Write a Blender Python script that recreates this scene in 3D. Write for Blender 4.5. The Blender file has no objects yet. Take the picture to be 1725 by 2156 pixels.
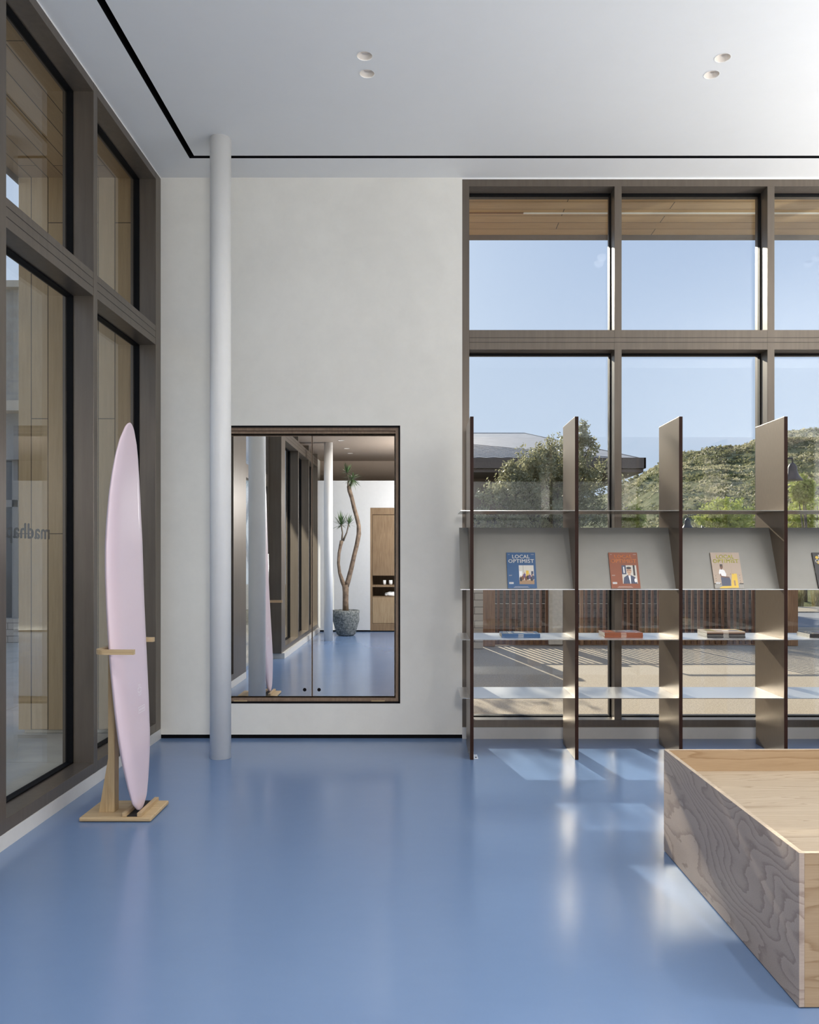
import bpy, bmesh, math, random
import numpy as np
from mathutils import Vector, Matrix, noise
random.seed(7); rng = np.random.default_rng(7)
SC = bpy.context.scene
COL = SC.collection
PI = math.pi
F, CX, CY, CH = 1750.0, 888.0, 1166.0, 1.5

# ------------------------------------------------------------------ camera
cam_d = bpy.data.cameras.new('camera'); cam = bpy.data.objects.new('camera', cam_d); COL.objects.link(cam)
cam.location = (0, 0, CH); cam.rotation_euler = (PI/2, 0, 0)
cam_d.sensor_fit = 'VERTICAL'; cam_d.sensor_height = 24.0; cam_d.sensor_width = 24.0
cam_d.lens = F/2156*24.0
cam_d.shift_x = (862.5-CX)/2156; cam_d.shift_y = -(1078-CY)/2156
cam_d.clip_start = 0.05; cam_d.clip_end = 600
SC.camera = cam

# ------------------------------------------------------------------ colour management
SC.view_settings.view_transform = 'Standard'
SC.view_settings.look = 'None'
SC.view_settings.gamma = 1.0
SC.view_settings.exposure = 0.0
SC.view_settings.use_curve_mapping = False

# ------------------------------------------------------------------ sky and sun
SUN_DIR = Vector((0.205, -1.0, -0.425)).normalized()      # direction the light travels
SUN_E = 8.5
SKY_E = 1.15
LAMP_W = 6.0
LOW_W = 9.0
FILL_UP_W = 1260.0
FILL_REAR_W = 280.0
FILL_ROW_W = 75.0
w = bpy.data.worlds.new('sky'); SC.world = w; w.use_nodes = True
nt = w.node_tree; nt.nodes.clear()
def wn(t, **k):
    n = nt.nodes.new(t)
    for a, b in k.items(): setattr(n, a, b)
    return n
tc = wn('ShaderNodeTexCoord'); sep = wn('ShaderNodeSeparateXYZ'); nt.links.new(tc.outputs['Generated'], sep.inputs[0])
ramp = wn('ShaderNodeValToRGB'); nt.links.new(sep.outputs['Z'], ramp.inputs[0])
cr = ramp.color_ramp
cr.elements[0].position = 0.0; cr.elements[0].color = (0.62, 0.70, 0.82, 1)
cr.elements[1].position = 0.9; cr.elements[1].color = (0.26, 0.38, 0.68, 1)
for p, c in ((0.10, (0.54, 0.64, 0.82, 1)), (0.34, (0.42, 0.53, 0.76, 1))):
    e = cr.elements.new(p); e.color = c
dot = wn('ShaderNodeVectorMath', operation='DOT_PRODUCT'); nt.links.new(tc.outputs['Generated'], dot.inputs[0])
dot.inputs[1].default_value = (-SUN_DIR.x, -SUN_DIR.y, -SUN_DIR.z)
mx = wn('ShaderNodeMath', operation='MAXIMUM'); nt.links.new(dot.outputs['Value'], mx.inputs[0]); mx.inputs[1].default_value = 0
pw = wn('ShaderNodeMath', operation='POWER'); nt.links.new(mx.outputs[0], pw.inputs[0]); pw.inputs[1].default_value = 28
glow = wn('ShaderNodeMix', data_type='RGBA', blend_type='ADD'); glow.inputs['Factor'].default_value = 1
glc = wn('ShaderNodeVectorMath', operation='SCALE'); glc.inputs[0].default_value = (0.34, 0.32, 0.26); nt.links.new(pw.outputs[0], glc.inputs['Scale'])
nt.links.new(ramp.outputs[0], glow.inputs['A']); nt.links.new(glc.outputs[0], glow.inputs['B'])
bg = wn('ShaderNodeBackground'); bg.inputs['Strength'].default_value = SKY_E
nt.links.new(glow.outputs['Result'], bg.inputs['Color'])
out = wn('ShaderNodeOutputWorld'); nt.links.new(bg.outputs[0], out.inputs[0])

sd = bpy.data.lights.new('sun', 'SUN'); sd.energy = SUN_E; sd.angle = math.radians(0.6); sd.color = (1.0, 0.90, 0.76)
so = bpy.data.objects.new('sun', sd); COL.objects.link(so)
so.rotation_euler = SUN_DIR.to_track_quat('-Z', 'Y').to_euler(); so.location = (-6, 30, 16)

# ------------------------------------------------------------------ object helpers
def tag(o, label=None, cat=None, group=None, kind=None):
    if label: o['label'] = label
    if cat: o['category'] = cat
    if group: o['group'] = group
    if kind: o['kind'] = kind
    return o
WL = {}
def thing(name, label=None, cat=None, loc=(0, 0, 0), rz=0, group=None, kind=None, parent=None):
    o = bpy.data.objects.new(name, None); COL.objects.link(o); o.empty_display_size = 0.1
    base = Vector((0, 0, 0))
    if parent: o.parent = parent; base = WL[parent.name]
    o.location = Vector(loc)-base; o.rotation_euler = (0, 0, rz)
    WL[o.name] = Vector(loc)
    return tag(o, label, cat, group, kind)

class M:
    """collects geometry (world coordinates) and links it as ONE mesh object"""
    def __init__(s): s.v = []; s.f = []; s.m = []; s.sm = []
    def face(s, idx, m=0, sm=False): s.f.append(tuple(idx)); s.m.append(m); s.sm.append(sm)
    def quad(s, a, b, c, d, m=0):
        n = len(s.v); s.v += [tuple(a), tuple(b), tuple(c), tuple(d)]; s.face((n, n+1, n+2, n+3), m)
    def poly(s, pts, m=0):
        n = len(s.v); s.v += [tuple(p) for p in pts]; s.face(range(n, n+len(pts)), m)
    def box(s, x0, x1, y0, y1, z0, z1, m=0, b=0.0):
        if x0 > x1: x0, x1 = x1, x0
        if y0 > y1: y0, y1 = y1, y0
        if z0 > z1: z0, z1 = z1, z0
        if b > 0:
            bm = bmesh.new()
            bmesh.ops.create_cube(bm, size=1)
            for v in bm.verts:
                v.co = Vector(((x0+x1)/2+v.co.x*(x1-x0), (y0+y1)/2+v.co.y*(y1-y0), (z0+z1)/2+v.co.z*(z1-z0)))
            b = min(b, 0.45*min(x1-x0, y1-y0, z1-z0))
            bmesh.ops.bevel(bm, geom=list(bm.edges), offset=b, segments=2, profile=0.5, affect='EDGES')
            s.add_bm(bm, m); return s
        n = len(s.v)
        s.v += [(x0,y0,z0),(x1,y0,z0),(x1,y1,z0),(x0,y1,z0),(x0,y0,z1),(x1,y0,z1),(x1,y1,z1),(x0,y1,z1)]
        for q in ((0,3,2,1),(4,5,6,7),(0,1,5,4),(1,2,6,5),(2,3,7,6),(3,0,4,7)): s.face([n+i for i in q], m)
        return s
    def add_bm(s, bm, m=0, sm=False, mat=None):
        n = len(s.v); bm.verts.index_update()
        for v in bm.verts:
            co = mat @ v.co if mat else v.co
            s.v.append(tuple(co))
        for f in bm.faces: s.face([n+v.index for v in f.verts], m, sm)
        bm.free()
    def prism(s, pts, ext, m=0):
        """closed outline pts (3D, planar) swept by vector ext"""
        n = len(s.v); k = len(pts); e = Vector(ext)
        s.v += [tuple(p) for p in pts]+[tuple(Vector(p)+e) for p in pts]
        s.face(range(n+k-1, n-1, -1), m); s.face(range(n+k, n+2*k), m)
        for i in range(k): j = (i+1) % k; s.face((n+i, n+j, n+k+j, n+k+i), m)
        return s
    def tube(s, pts, rad, seg=10, m=0, cap=True):
        pts = [Vector(p) for p in pts]
        if not hasattr(rad, '__len__'): rad = [rad]*len(pts)
        n = len(s.v); up = Vector((0, 0, 1))
        for i, p in enumerate(pts):
            d = (pts[min(i+1, len(pts)-1)]-pts[max(i-1, 0)]).normalized()
            a = d.orthogonal().normalized() if i == 0 else (a-d*a.dot(d)).normalized()
            b = d.cross(a)
            for j in range(seg):
                t = 2*PI*j/seg; s.v.append(tuple(p+(a*math.cos(t)+b*math.sin(t))*rad[i]))
        for i in range(len(pts)-1):
            for j in range(seg):
                k = (j+1) % seg
                s.face((n+i*seg+j, n+i*seg+k, n+(i+1)*seg+k, n+(i+1)*seg+j), m, True)
        if cap:
            s.face([n+j for j in range(seg)][::-1], m); s.face([n+(len(pts)-1)*seg+j for j in range(seg)], m)
        return s
    def lathe(s, cx, cy, prof, seg=32, m=0, jit=0.0):
        """prof: list of (radius, z)"""
        n = len(s.v); k = len(prof)
        for r, z in prof:
            for j in range(seg):
                t = 2*PI*j/seg; q = r
                if jit: q = r*(1+jit*noise.noise(Vector((math.cos(t)*3, math.sin(t)*3, z*9))))
                s.v.append((cx+q*math.cos(t), cy+q*math.sin(t), z))
        for i in range(k-1):
            for j in range(seg):
                l = (j+1) % seg
                s.face((n+i*seg+j, n+i*seg+l, n+(i+1)*seg+l, n+(i+1)*seg+j), m, True)
        s.face([n+j for j in range(seg)][::-1], m); s.face([n+(k-1)*seg+j for j in range(seg)], m)
        return s
    def build(s, name, mats, parent=None, label=None, cat=None, group=None, kind=None):
        if not isinstance(mats, (list, tuple)): mats = [mats]
        off = WL[parent.name] if parent else Vector((0, 0, 0))
        V = np.array(s.v, dtype=float)
        if parent is None:
            org = Vector(((V[:, 0].min()+V[:, 0].max())/2, (V[:, 1].min()+V[:, 1].max())/2, V[:, 2].min()))
        else: org = off
        V = V-np.array(org)
        me = bpy.data.meshes.new(name); me.from_pydata(V.tolist(), [], s.f)
        for mt in mats: me.materials.append(mt)
        me.polygons.foreach_set('material_index', s.m); me.polygons.foreach_set('use_smooth', s.sm); me.update()
        o = bpy.data.objects.new(name, me); COL.objects.link(o)
        if parent: o.parent = parent
        else: o.location = org
        WL[o.name] = Vector(org)
        return tag(o, label, cat, group, kind)

def text_geo(txt, size, sx=1.0, bold=0.0, extrude=0.0002, spacing=1.0, align='LEFT'):
    cu = bpy.data.curves.new('tmp_text', 'FONT'); cu.body = txt; cu.size = size; cu.offset = bold; cu.extrude = extrude
    cu.space_character = spacing; cu.align_x = align; cu.resolution_u = 3
    o = bpy.data.objects.new('tmp_text', cu); COL.objects.link(o)
    bpy.context.view_layer.update()
    me = bpy.data.meshes.new_from_object(o.evaluated_get(bpy.context.evaluated_depsgraph_get()))
    vs = [Vector((v.co.x*sx, v.co.y, v.co.z)) for v in me.vertices]; fs = [tuple(p.vertices) for p in me.polygons]
    bpy.data.objects.remove(o); bpy.data.curves.remove(cu); bpy.data.meshes.remove(me)
    return vs, fs
def put_text(mb, geo, mat4, m=0):
    vs, fs = geo; n = len(mb.v)
    mb.v += [tuple(mat4 @ v) for v in vs]
    for f in fs: mb.face([n+i for i in f], m)

def dup(root, loc, label=None, group=None, rz=None):
    r = root.copy(); COL.objects.link(r); r.location = loc
    if rz is not None: r.rotation_euler = (0, 0, rz)
    if label: r['label'] = label
    if group: r['group'] = group
    for ch in list(root.children):
        c = ch.copy(); COL.objects.link(c); c.parent = r
        for g in list(ch.children):
            d = g.copy(); COL.objects.link(d); d.parent = c
    return r

# ------------------------------------------------------------------ materials
def sr(r, g, b):
    f = lambda c: ((c/255+0.055)/1.055)**2.4 if c/255 > 0.04045 else c/255/12.92
    return (f(r), f(g), f(b), 1)
class Mat:
    def __init__(s, name, col=(0.5, 0.5, 0.5, 1), rough=0.5, metal=0.0, spec=0.5):
        s.m = bpy.data.materials.new(name); s.m.use_nodes = True; s.nt = s.m.node_tree
        s.b = s.nt.nodes['Principled BSDF']
        if len(col) == 3: col = (*col, 1)
        s.b.inputs['Base Color'].default_value = col; s.b.inputs['Roughness'].default_value = rough
        s.b.inputs['Metallic'].default_value = metal; s.b.inputs['Specular IOR Level'].default_value = spec
        s.tc = None
    def n(s, t, **k):
        n = s.nt.nodes.new(t)
        for a, b in k.items(): setattr(n, a, b)
        return n
    def l(s, a, b): s.nt.links.new(a, b)
    def coord(s, scale=(1, 1, 1), rot=(0, 0, 0), loc=(0, 0, 0), kind='Object'):
        if not s.tc: s.tc = s.n('ShaderNodeTexCoord')
        mp = s.n('ShaderNodeMapping'); mp.inputs['Scale'].default_value = scale; mp.inputs['Rotation'].default_value = rot
        mp.inputs['Location'].default_value = loc
        s.l(s.tc.outputs[kind], mp.inputs[0]); return mp.outputs[0]
    def noise(s, vec, scale, detail=4, rough=0.55, dist=0.0):
        n = s.n('ShaderNodeTexNoise'); n.inputs['Scale'].default_value = scale; n.inputs['Detail'].default_value = detail
        n.inputs['Roughness'].default_value = rough; n.inputs['Distortion'].default_value = dist
        s.l(vec, n.inputs['Vector']); return n.outputs['Fac']
    def ramp(s, fac, stops, interp='LINEAR'):
        r = s.n('ShaderNodeValToRGB'); s.l(fac, r.inputs[0]); c = r.color_ramp; c.interpolation = interp
        c.elements[0].position, c.elements[0].color = stops[0][0], (*stops[0][1][:3], 1)
        c.elements[1].position, c.elements[1].color = stops[-1][0], (*stops[-1][1][:3], 1)
        for p, q in stops[1:-1]: e = c.elements.new(p); e.color = (*q[:3], 1)
        return r.outputs[0]
    def mix(s, f, a, b, mode='MIX'):
        n = s.n('ShaderNodeMix', data_type='RGBA', blend_type=mode)
        for v, k in ((f, 'Factor'), (a, 'A'), (b, 'B')):
            if hasattr(v, 'is_linked'): s.l(v, n.inputs[k])
            elif k == 'Factor': n.inputs[k].default_value = v
            else: n.inputs[k].default_value = (*v[:3], 1)
        return n.outputs['Result']
    def math(s, op, a, b=0.0, c=0.0):
        n = s.n('ShaderNodeMath', operation=op)
        for i, v in enumerate((a, b, c)):
            if hasattr(v, 'is_linked'): s.l(v, n.inputs[i])
            else: n.inputs[i].default_value = v
        return n.outputs[0]
    def base(s, o): s.l(o, s.b.inputs['Base Color'])
    def rgh(s, o): s.l(o, s.b.inputs['Roughness'])
    def bump(s, h, strength=0.2, dist=0.01):
        n = s.n('ShaderNodeBump'); n.inputs['Strength'].default_value = strength; n.inputs['Distance'].default_value = dist
        s.l(h, n.inputs['Height']); s.l(n.outputs[0], s.b.inputs['Normal'])

def plain(name, col, rough=0.5, metal=0.0, var=0.0, scale=20, spec=0.5, bump=0.0):
    k = Mat(name, col, rough, metal, spec)
    if var > 0 or bump > 0:
        f = k.noise(k.coord(), scale, 5)
        if var > 0:
            c = col[:3]
            k.base(k.ramp(f, [(0.3, [x*(1-var) for x in c]), (0.7, [min(1, x*(1+var)) for x in c])]))
        if bump > 0: k.bump(f, bump, 0.01)
    return k.m

MAT_part = None
# floor: blue sealed concrete
k = Mat('blue_floor', rough=0.27)
c0 = k.noise(k.coord(), 0.55, 5, 0.6); c1 = k.noise(k.coord((1, 1.6, 1)), 9, 6, 0.6)
a = k.ramp(c0, [(0.1, (0.132, 0.212, 0.372)), (0.9, (0.168, 0.257, 0.430))])
a = k.mix(0.06, a, k.ramp(c1, [(0.1, (0.11, 0.16, 0.26)), (0.9, (0.24, 0.33, 0.50))]))
k.base(a); k.rgh(k.math('MULTIPLY_ADD', c0, 0.05, 0.18))
MAT_floor = k.m
# plaster
def plaster(name, col, sc=0.9, amt=0.05):
    k = Mat(name, rough=0.62, spec=0.3); f = k.noise(k.coord(), sc, 6, 0.6, 0.4); g = k.noise(k.coord((1, 1, 1)), 7, 6, 0.7)
    f2 = k.math('MULTIPLY_ADD', g, 0.35, k.math('MULTIPLY', f, 0.65))
    k.base(k.ramp(f2, [(0.32, [x*(1-amt) for x in col]), (0.66, [min(0.95, x*(1+amt)) for x in col])]))
    k.bump(g, 0.05, 0.004); return k.m
MAT_wall = plaster('wall_plaster', (0.80, 0.780, 0.722), 1.1, 0.055)
MAT_ceil = plaster('ceiling_plaster', (0.765, 0.772, 0.772), 0.5, 0.02)
MAT_white = plain('white_paint', (0.80, 0.80, 0.79), 0.45, var=0.02)
MAT_part = plain('partition_paint', (0.60, 0.605, 0.61), 0.5, var=0.02)
MAT_base = plain('base_paint', (0.66, 0.65, 0.63), 0.45, var=0.02)
MAT_column = plain('column_paint', (0.88, 0.87, 0.85), 0.38, var=0.03, scale=3)
MAT_black = plain('black_recess', (0.004, 0.004, 0.005), 0.6, spec=0.1)
MAT_gasket = plain('black_gasket', (0.006, 0.006, 0.007), 0.6, spec=0.08)
# bronze metal of the window frames
k = Mat('bronze_frame', (0.16, 0.125, 0.095, 1), 0.36, 0.55)
f = k.noise(k.coord((1, 1, 0.08)), 30, 3)
k.base(k.ramp(f, [(0.3, (0.142, 0.118, 0.095)), (0.7, (0.168, 0.140, 0.113))])); MAT_bronze = k.m
MAT_bronze_dk = plain('bronze_groove', (0.02, 0.016, 0.014), 0.5, 0.2)
# glass
def glass(name, tint=(0.93, 0.95, 0.94)):
    m = bpy.data.materials.new(name); m.use_nodes = True; n = m.node_tree; n.nodes.clear()
    lw = n.nodes.new('ShaderNodeLayerWeight'); lw.inputs[0].default_value = 0.5
    p = n.nodes.new('ShaderNodeMath'); p.operation = 'POWER'; p.inputs[1].default_value = 4.6
    q = n.nodes.new('ShaderNodeMath'); q.operation = 'MULTIPLY_ADD'; q.inputs[1].default_value = 0.93; q.inputs[2].default_value = 0.045
    t = n.nodes.new('ShaderNodeBsdfTransparent'); t.inputs[0].default_value = (*tint, 1)
    g = n.nodes.new('ShaderNodeBsdfGlossy'); g.inputs['Roughness'].default_value = 0.0
    mx = n.nodes.new('ShaderNodeMixShader'); o = n.nodes.new('ShaderNodeOutputMaterial')
    n.links.new(lw.outputs['Facing'], p.inputs[0]); n.links.new(p.outputs[0], q.inputs[0]); n.links.new(q.outputs[0], mx.inputs[0])
    n.links.new(t.outputs[0], mx.inputs[1]); n.links.new(g.outputs[0], mx.inputs[2]); n.links.new(mx.outputs[0], o.inputs[0])
    return m
MAT_glass = glass('window_glass')
k = Mat('mirror_silver', (0.90, 0.91, 0.91, 1), 0.0, 1.0); MAT_mirror = k.m
# cedar boards: axis = which object axes feed (length, across)
def boards(name, rot, row, colA, colB, groove=(0.05, 0.03, 0.015), length=2.6, mort=0.0035):
    k = Mat(name, rough=0.5, spec=0.35)
    v = k.coord(rot=rot)
    br = k.n('ShaderNodeTexBrick'); k.l(v, br.inputs['Vector']); br.offset = 0.37; br.offset_frequency = 2
    br.inputs['Scale'].default_value = 1; br.inputs['Brick Width'].default_value = length; br.inputs['Row Height'].default_value = row
    br.inputs['Mortar Size'].default_value = mort; br.inputs['Mortar Smooth'].default_value = 0.1; br.inputs['Bias'].default_value = 0
    br.inputs['Color1'].default_value = (*colA, 1); br.inputs['Color2'].default_value = (*colB, 1); br.inputs['Mortar'].default_value = (*groove, 1)
    mp = k.n('ShaderNodeMapping'); mp.inputs['Scale'].default_value = (1, 14, 14); k.l(v, mp.inputs[0])
    g = k.noise(mp.outputs[0], 3.0, 6, 0.6, 0.3)
    k.base(k.mix(1.0, br.outputs['Color'], k.ramp(g, [(0.25, (0.80, 0.78, 0.74)), (0.75, (1.0, 1.0, 1.0))]), 'MULTIPLY'))
    return k.m
MAT_soffit_x = boards('cedar_soffit_along_x', (0, 0, 0), 0.155, (0.54, 0.37, 0.205), (0.48, 0.32, 0.17))
MAT_soffit_y = boards('cedar_soffit_along_y', (0, 0, PI/2), 0.14, (0.54, 0.37, 0.205), (0.48, 0.32, 0.17))
MAT_wing = boards('cedar_wall_upright', (PI/2, 0, PI/2), 0.14, (0.60, 0.43, 0.245), (0.52, 0.36, 0.19))
# plywood with cathedral grain; rot turns the grain
def ply(name, light, dark, scale=(1, 1, 1), bands=7.0, warp=2.0, nscale=1.3, seed=0.0, wid=0.30):
    k = Mat(name, rough=0.5, spec=0.3)
    v = k.coord(scale, loc=(seed, seed*0.7, seed*1.3))
    big = k.noise(v, nscale, 2.5, 0.45, 0.35)
    wob = k.noise(v, 9, 4, 0.6)
    h = k.math('MULTIPLY_ADD', wob, 0.045, big)
    fr = k.math('FRACT', k.math('MULTIPLY', h, bands*2.6))
    ln = k.ramp(fr, [(0.0, (0, 0, 0)), (1-wid, (0.25, 0.25, 0.25)), (0.93, (1, 1, 1)), (1.0, (0, 0, 0))])
    fi = k.noise(k.coord((scale[0]*4, scale[1]*30, scale[2]*30)), 6, 4, 0.6)
    c = k.mix(ln, light, dark)
    k.base(k.mix(0.35, c, k.ramp(fi, [(0.3, dark), (0.7, light)])))
    return k.m
MAT_ply_side = ply('plywood_side', (0.50, 0.405, 0.335), (0.27, 0.20, 0.16), (1, 0.75, 2.3), 11, nscale=0.95, seed=4.3, wid=0.36)
MAT_ply_top = ply('plywood_top', (0.52, 0.435, 0.33), (0.31, 0.235, 0.16), (0.30, 3.6, 1), 12, nscale=1.9, wid=0.4, seed=1.3)
MAT_ply_front = ply('plywood_front', (0.44, 0.32, 0.20), (0.27, 0.17, 0.09), (0.35, 1, 2.6), 7, nscale=1.5, seed=8.1)
MAT_ply_edge = plain('plywood_edge', (0.50, 0.41, 0.31), 0.6, var=0.15, scale=60)
def pine(name, light, dark, axis=2):
    k = Mat(name, rough=0.55, spec=0.3); s = [16, 16, 16]; s[axis] = 1.2
    g = k.noise(k.coord(tuple(s)), 3, 5, 0.6, 0.5); k.base(k.ramp(g, [(0.3, dark), (0.65, light)])); return k.m
MAT_pine_v = pine('pale_pine_upright', (0.56, 0.42, 0.24), (0.42, 0.29, 0.15), 2)
MAT_pine_x = pine('pale_pine_flat', (0.58, 0.44, 0.26), (0.44, 0.31, 0.17), 0)
MAT_pine_y = pine('pale_pine_strip', (0.56, 0.42, 0.25), (0.42, 0.29, 0.16), 1)
MAT_niche = pine('brown_niche_wood', (0.30, 0.21, 0.145), (0.20, 0.135, 0.09), 2)
MAT_cab = pine('cabinet_oak', (0.25, 0.17, 0.10), (0.18, 0.115, 0.065), 2)
MAT_slat = pine('redwood_slat', (0.20, 0.095, 0.05), (0.11, 0.05, 0.03), 2)
MAT_post = pine('redwood_post', (0.34, 0.19, 0.10), (0.22, 0.11, 0.055), 2)
# shelving
k = Mat('upright_panel', (0.2, 0.14, 0.1, 1), 0.33, 0.75)
g = k.noise(k.coord((1, 4, 0.6)), 34, 4); k.base(k.ramp(g, [(0.3, (0.235, 0.180, 0.130)), (0.7, (0.28, 0.217, 0.158))])); k.rgh(k.math('MULTIPLY_ADD', g, 0.1, 0.3))
MAT_panel = k.m
MAT_panel_edge_shade = plain('upright_edge_shaded', (0.030, 0.012, 0.008), 0.5, 0.0, var=0.2, scale=8, spec=0.15)  # edge colour darkened to stand in for missing front light
k = Mat('brushed_aluminium', (0.82, 0.82, 0.82, 1), 0.26, 0.8)
g = k.noise(k.coord((3, 30, 30)), 5, 3); k.rgh(k.math('MULTIPLY_ADD', g, 0.05, 0.27)); MAT_alu = k.m
MAT_alu_shade = plain('aluminium_shaded', (0.40, 0.39, 0.365), 0.22, 0.9)  # same shelf metal, darker: shade put into front and underside colour
MAT_board = plain('display_board_grey', (0.235, 0.228, 0.208), 0.42, 0.30, var=0.04, scale=6)
MAT_surf = None
k = Mat('surfboard_resin', (0.74, 0.60, 0.655, 1), 0.34); k.b.inputs['Coat Weight'].default_value = 0.15
g = k.noise(k.coord(), 1.2, 3); k.base(k.ramp(g, [(0.3, (0.76, 0.61, 0.665)), (0.7, (0.72, 0.595, 0.665))])); MAT_surf = k.m
MAT_logo = plain('faint_white_print', (0.88, 0.82, 0.86), 0.35)
MAT_pad = plain('black_pad', (0.012, 0.010, 0.010), 0.8)
# outdoor
k = Mat('aggregate_paving', rough=0.9, spec=0.2)
v = k.coord(); f = k.noise(v, 75, 3, 0.7); b2 = k.noise(v, 0.6, 4)
c = k.ramp(f, [(0.30, (0.20, 0.165, 0.125)), (0.5, (0.42, 0.345, 0.255)), (0.68, (0.62, 0.53, 0.40))])
k.base(k.mix(0.25, c, k.ramp(b2, [(0.3, (0.38, 0.31, 0.23)), (0.7, (0.50, 0.42, 0.31))]))); k.bump(f, 0.3, 0.01); MAT_agg = k.m
MAT_conc = plain('pale_concrete', (0.56, 0.49, 0.38), 0.85, var=0.12, scale=3)
MAT_conc2 = plain('grey_asphalt', (0.22, 0.225, 0.235), 0.9, var=0.1, scale=8)
k = Mat('dry_soil', rough=1.0, spec=0.1); f = k.noise(k.coord(), 3, 6); k.base(k.ramp(f, [(0.35, (0.16, 0.13, 0.08)), (0.65, (0.34, 0.29, 0.19))])); MAT_soil = k.m
k = Mat('hill_brush', rough=1.0, spec=0.05)
v = k.coord(); f = k.noise(v, 0.35, 8, 0.75); g2 = k.noise(v, 0.06, 3)
c = k.ramp(f, [(0.30, (0.08, 0.09, 0.04)), (0.45, (0.17, 0.18, 0.08)), (0.58, (0.32, 0.31, 0.17)), (0.72, (0.52, 0.47, 0.32))])
k.base(k.mix(0.35, c, k.ramp(g2, [(0.35, (0.06, 0.09, 0.03)), (0.65, (0.34, 0.31, 0.15))]))); k.bump(f, 0.9, 0.6); MAT_hill = k.m
def foliage(name, cols, sc=7, rough=0.6, trans=0.3):
    k = Mat(name, rough=rough, spec=0.3); f = k.noise(k.coord(), sc, 3, 0.7)
    n = len(cols); k.base(k.ramp(f, [(0.3+0.4*i/(n-1), c) for i, c in enumerate(cols)]))
    if trans:
        tr = k.n('ShaderNodeBsdfTranslucent'); k.l(k.b.inputs['Base Color'].links[0].from_socket, tr.inputs[0])
        mx = k.n('ShaderNodeMixShader'); mx.inputs[0].default_value = trans
        o = k.nt.nodes['Material Output']; k.l(k.b.outputs[0], mx.inputs[1]); k.l(tr.outputs[0], mx.inputs[2]); k.l(mx.outputs[0], o.inputs[0])
    return k.m
MAT_olive = foliage('olive_leaves', [(0.16, 0.17, 0.09), (0.36, 0.35, 0.20), (0.58, 0.56, 0.40)], 9, 0.40, 0.45)
MAT_brush1 = foliage('dark_brush', [(0.07, 0.085, 0.035), (0.20, 0.205, 0.10), (0.33, 0.32, 0.19)], 1.2, trans=0.45)
MAT_brush2 = foliage('pale_brush', [(0.24, 0.24, 0.12), (0.44, 0.41, 0.25), (0.62, 0.56, 0.40)], 1.2, trans=0.45)
MAT_lime = foliage('lime_leaves', [(0.26, 0.31, 0.07), (0.48, 0.53, 0.13), (0.68, 0.70, 0.25)], 4)
MAT_drygrass = foliage('dry_grass', [(0.20, 0.19, 0.08), (0.40, 0.34, 0.17), (0.55, 0.48, 0.30)], 4)
MAT_bark = plain('grey_bark', (0.16, 0.13, 0.10), 0.9, var=0.35, scale=12, bump=0.5)
MAT_trunk = plain('scarred_trunk', (0.19, 0.135, 0.095), 0.85, var=0.45, scale=14, bump=0.6)
MAT_dracaena = foliage('dracaena_leaves', [(0.04, 0.09, 0.03), (0.10, 0.17, 0.07), (0.20, 0.27, 0.14)], 9, 0.4, 0.15)
k = Mat('rough_stone_pot', rough=0.95); f = k.noise(k.coord(), 28, 6, 0.7)
k.base(k.ramp(f, [(0.34, (0.05, 0.06, 0.06)), (0.5, (0.20, 0.22, 0.22)), (0.66, (0.40, 0.41, 0.39))])); k.bump(f, 1.0, 0.03); MAT_pot = k.m
k = Mat('stone_masonry', rough=0.9); v = k.coord(rot=(PI/2, 0, 0))
br = k.n('ShaderNodeTexBrick'); k.l(v, br.inputs['Vector']); br.inputs['Scale'].default_value = 1; br.inputs['Brick Width'].default_value = 0.42
br.inputs['Row Height'].default_value = 0.21; br.inputs['Mortar Size'].default_value = 0.02; br.squash = 0.6; br.squash_frequency = 3
br.inputs['Color1'].default_value = (0.50, 0.45, 0.37, 1); br.inputs['Color2'].default_value = (0.36, 0.325, 0.27, 1); br.inputs['Mortar'].default_value = (0.40, 0.38, 0.34, 1)
f = k.noise(k.coord(), 5, 5, 0.7); k.base(k.mix(0.45, br.outputs['Color'], k.ramp(f, [(0.3, (0.16, 0.14, 0.11)), (0.7, (0.46, 0.42, 0.35))]))); MAT_stone = k.m
def blocks(name, c1, c2, mo, w_, h_):
    k = Mat(name, rough=0.9); v = k.coord(rot=(PI/2, 0, 0)); br = k.n('ShaderNodeTexBrick'); k.l(v, br.inputs['Vector'])
    br.inputs['Scale'].default_value = 1; br.inputs['Brick Width'].default_value = w_; br.inputs['Row Height'].default_value = h_
    br.inputs['Mortar Size'].default_value = 0.006
    br.inputs['Color1'].default_value = (*c1, 1); br.inputs['Color2'].default_value = (*c2, 1); br.inputs['Mortar'].default_value = (*mo, 1)
    k.base(br.outputs['Color']); return k.m
MAT_block = blocks('beige_block', (0.46, 0.41, 0.34), (0.42, 0.375, 0.31), (0.12, 0.10, 0.08), 0.4, 0.11)
MAT_brickdk = blocks('brown_brick', (0.11, 0.085, 0.065), (0.09, 0.068, 0.052), (0.03, 0.024, 0.02), 0.22, 0.08)
MAT_roof = plain('standing_seam_roof', (0.50, 0.47, 0.44), 0.55, 0.2, var=0.08, scale=2)
MAT_fascia = plain('roof_fascia', (0.17, 0.135, 0.11), 0.6, var=0.1)
MAT_darkglass = plain('dark_window_glass', (0.03, 0.035, 0.04), 0.06)
MAT_lampmetal = plain('lamp_enamel', (0.035, 0.035, 0.045), 0.35, 0.2)
MAT_brownceil = plain('brown_ceiling', (0.30, 0.235, 0.185), 0.6, var=0.03)
def warm_emit(name, col, st):
    k = Mat(name, col, 0.4); k.b.inputs['Emission Color'].default_value = col; k.b.inputs['Emission Strength'].default_value = st; return k.m
MAT_bulb = warm_emit('lamp_glow', (0.85, 0.76, 0.66, 1), 0.03)
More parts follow.
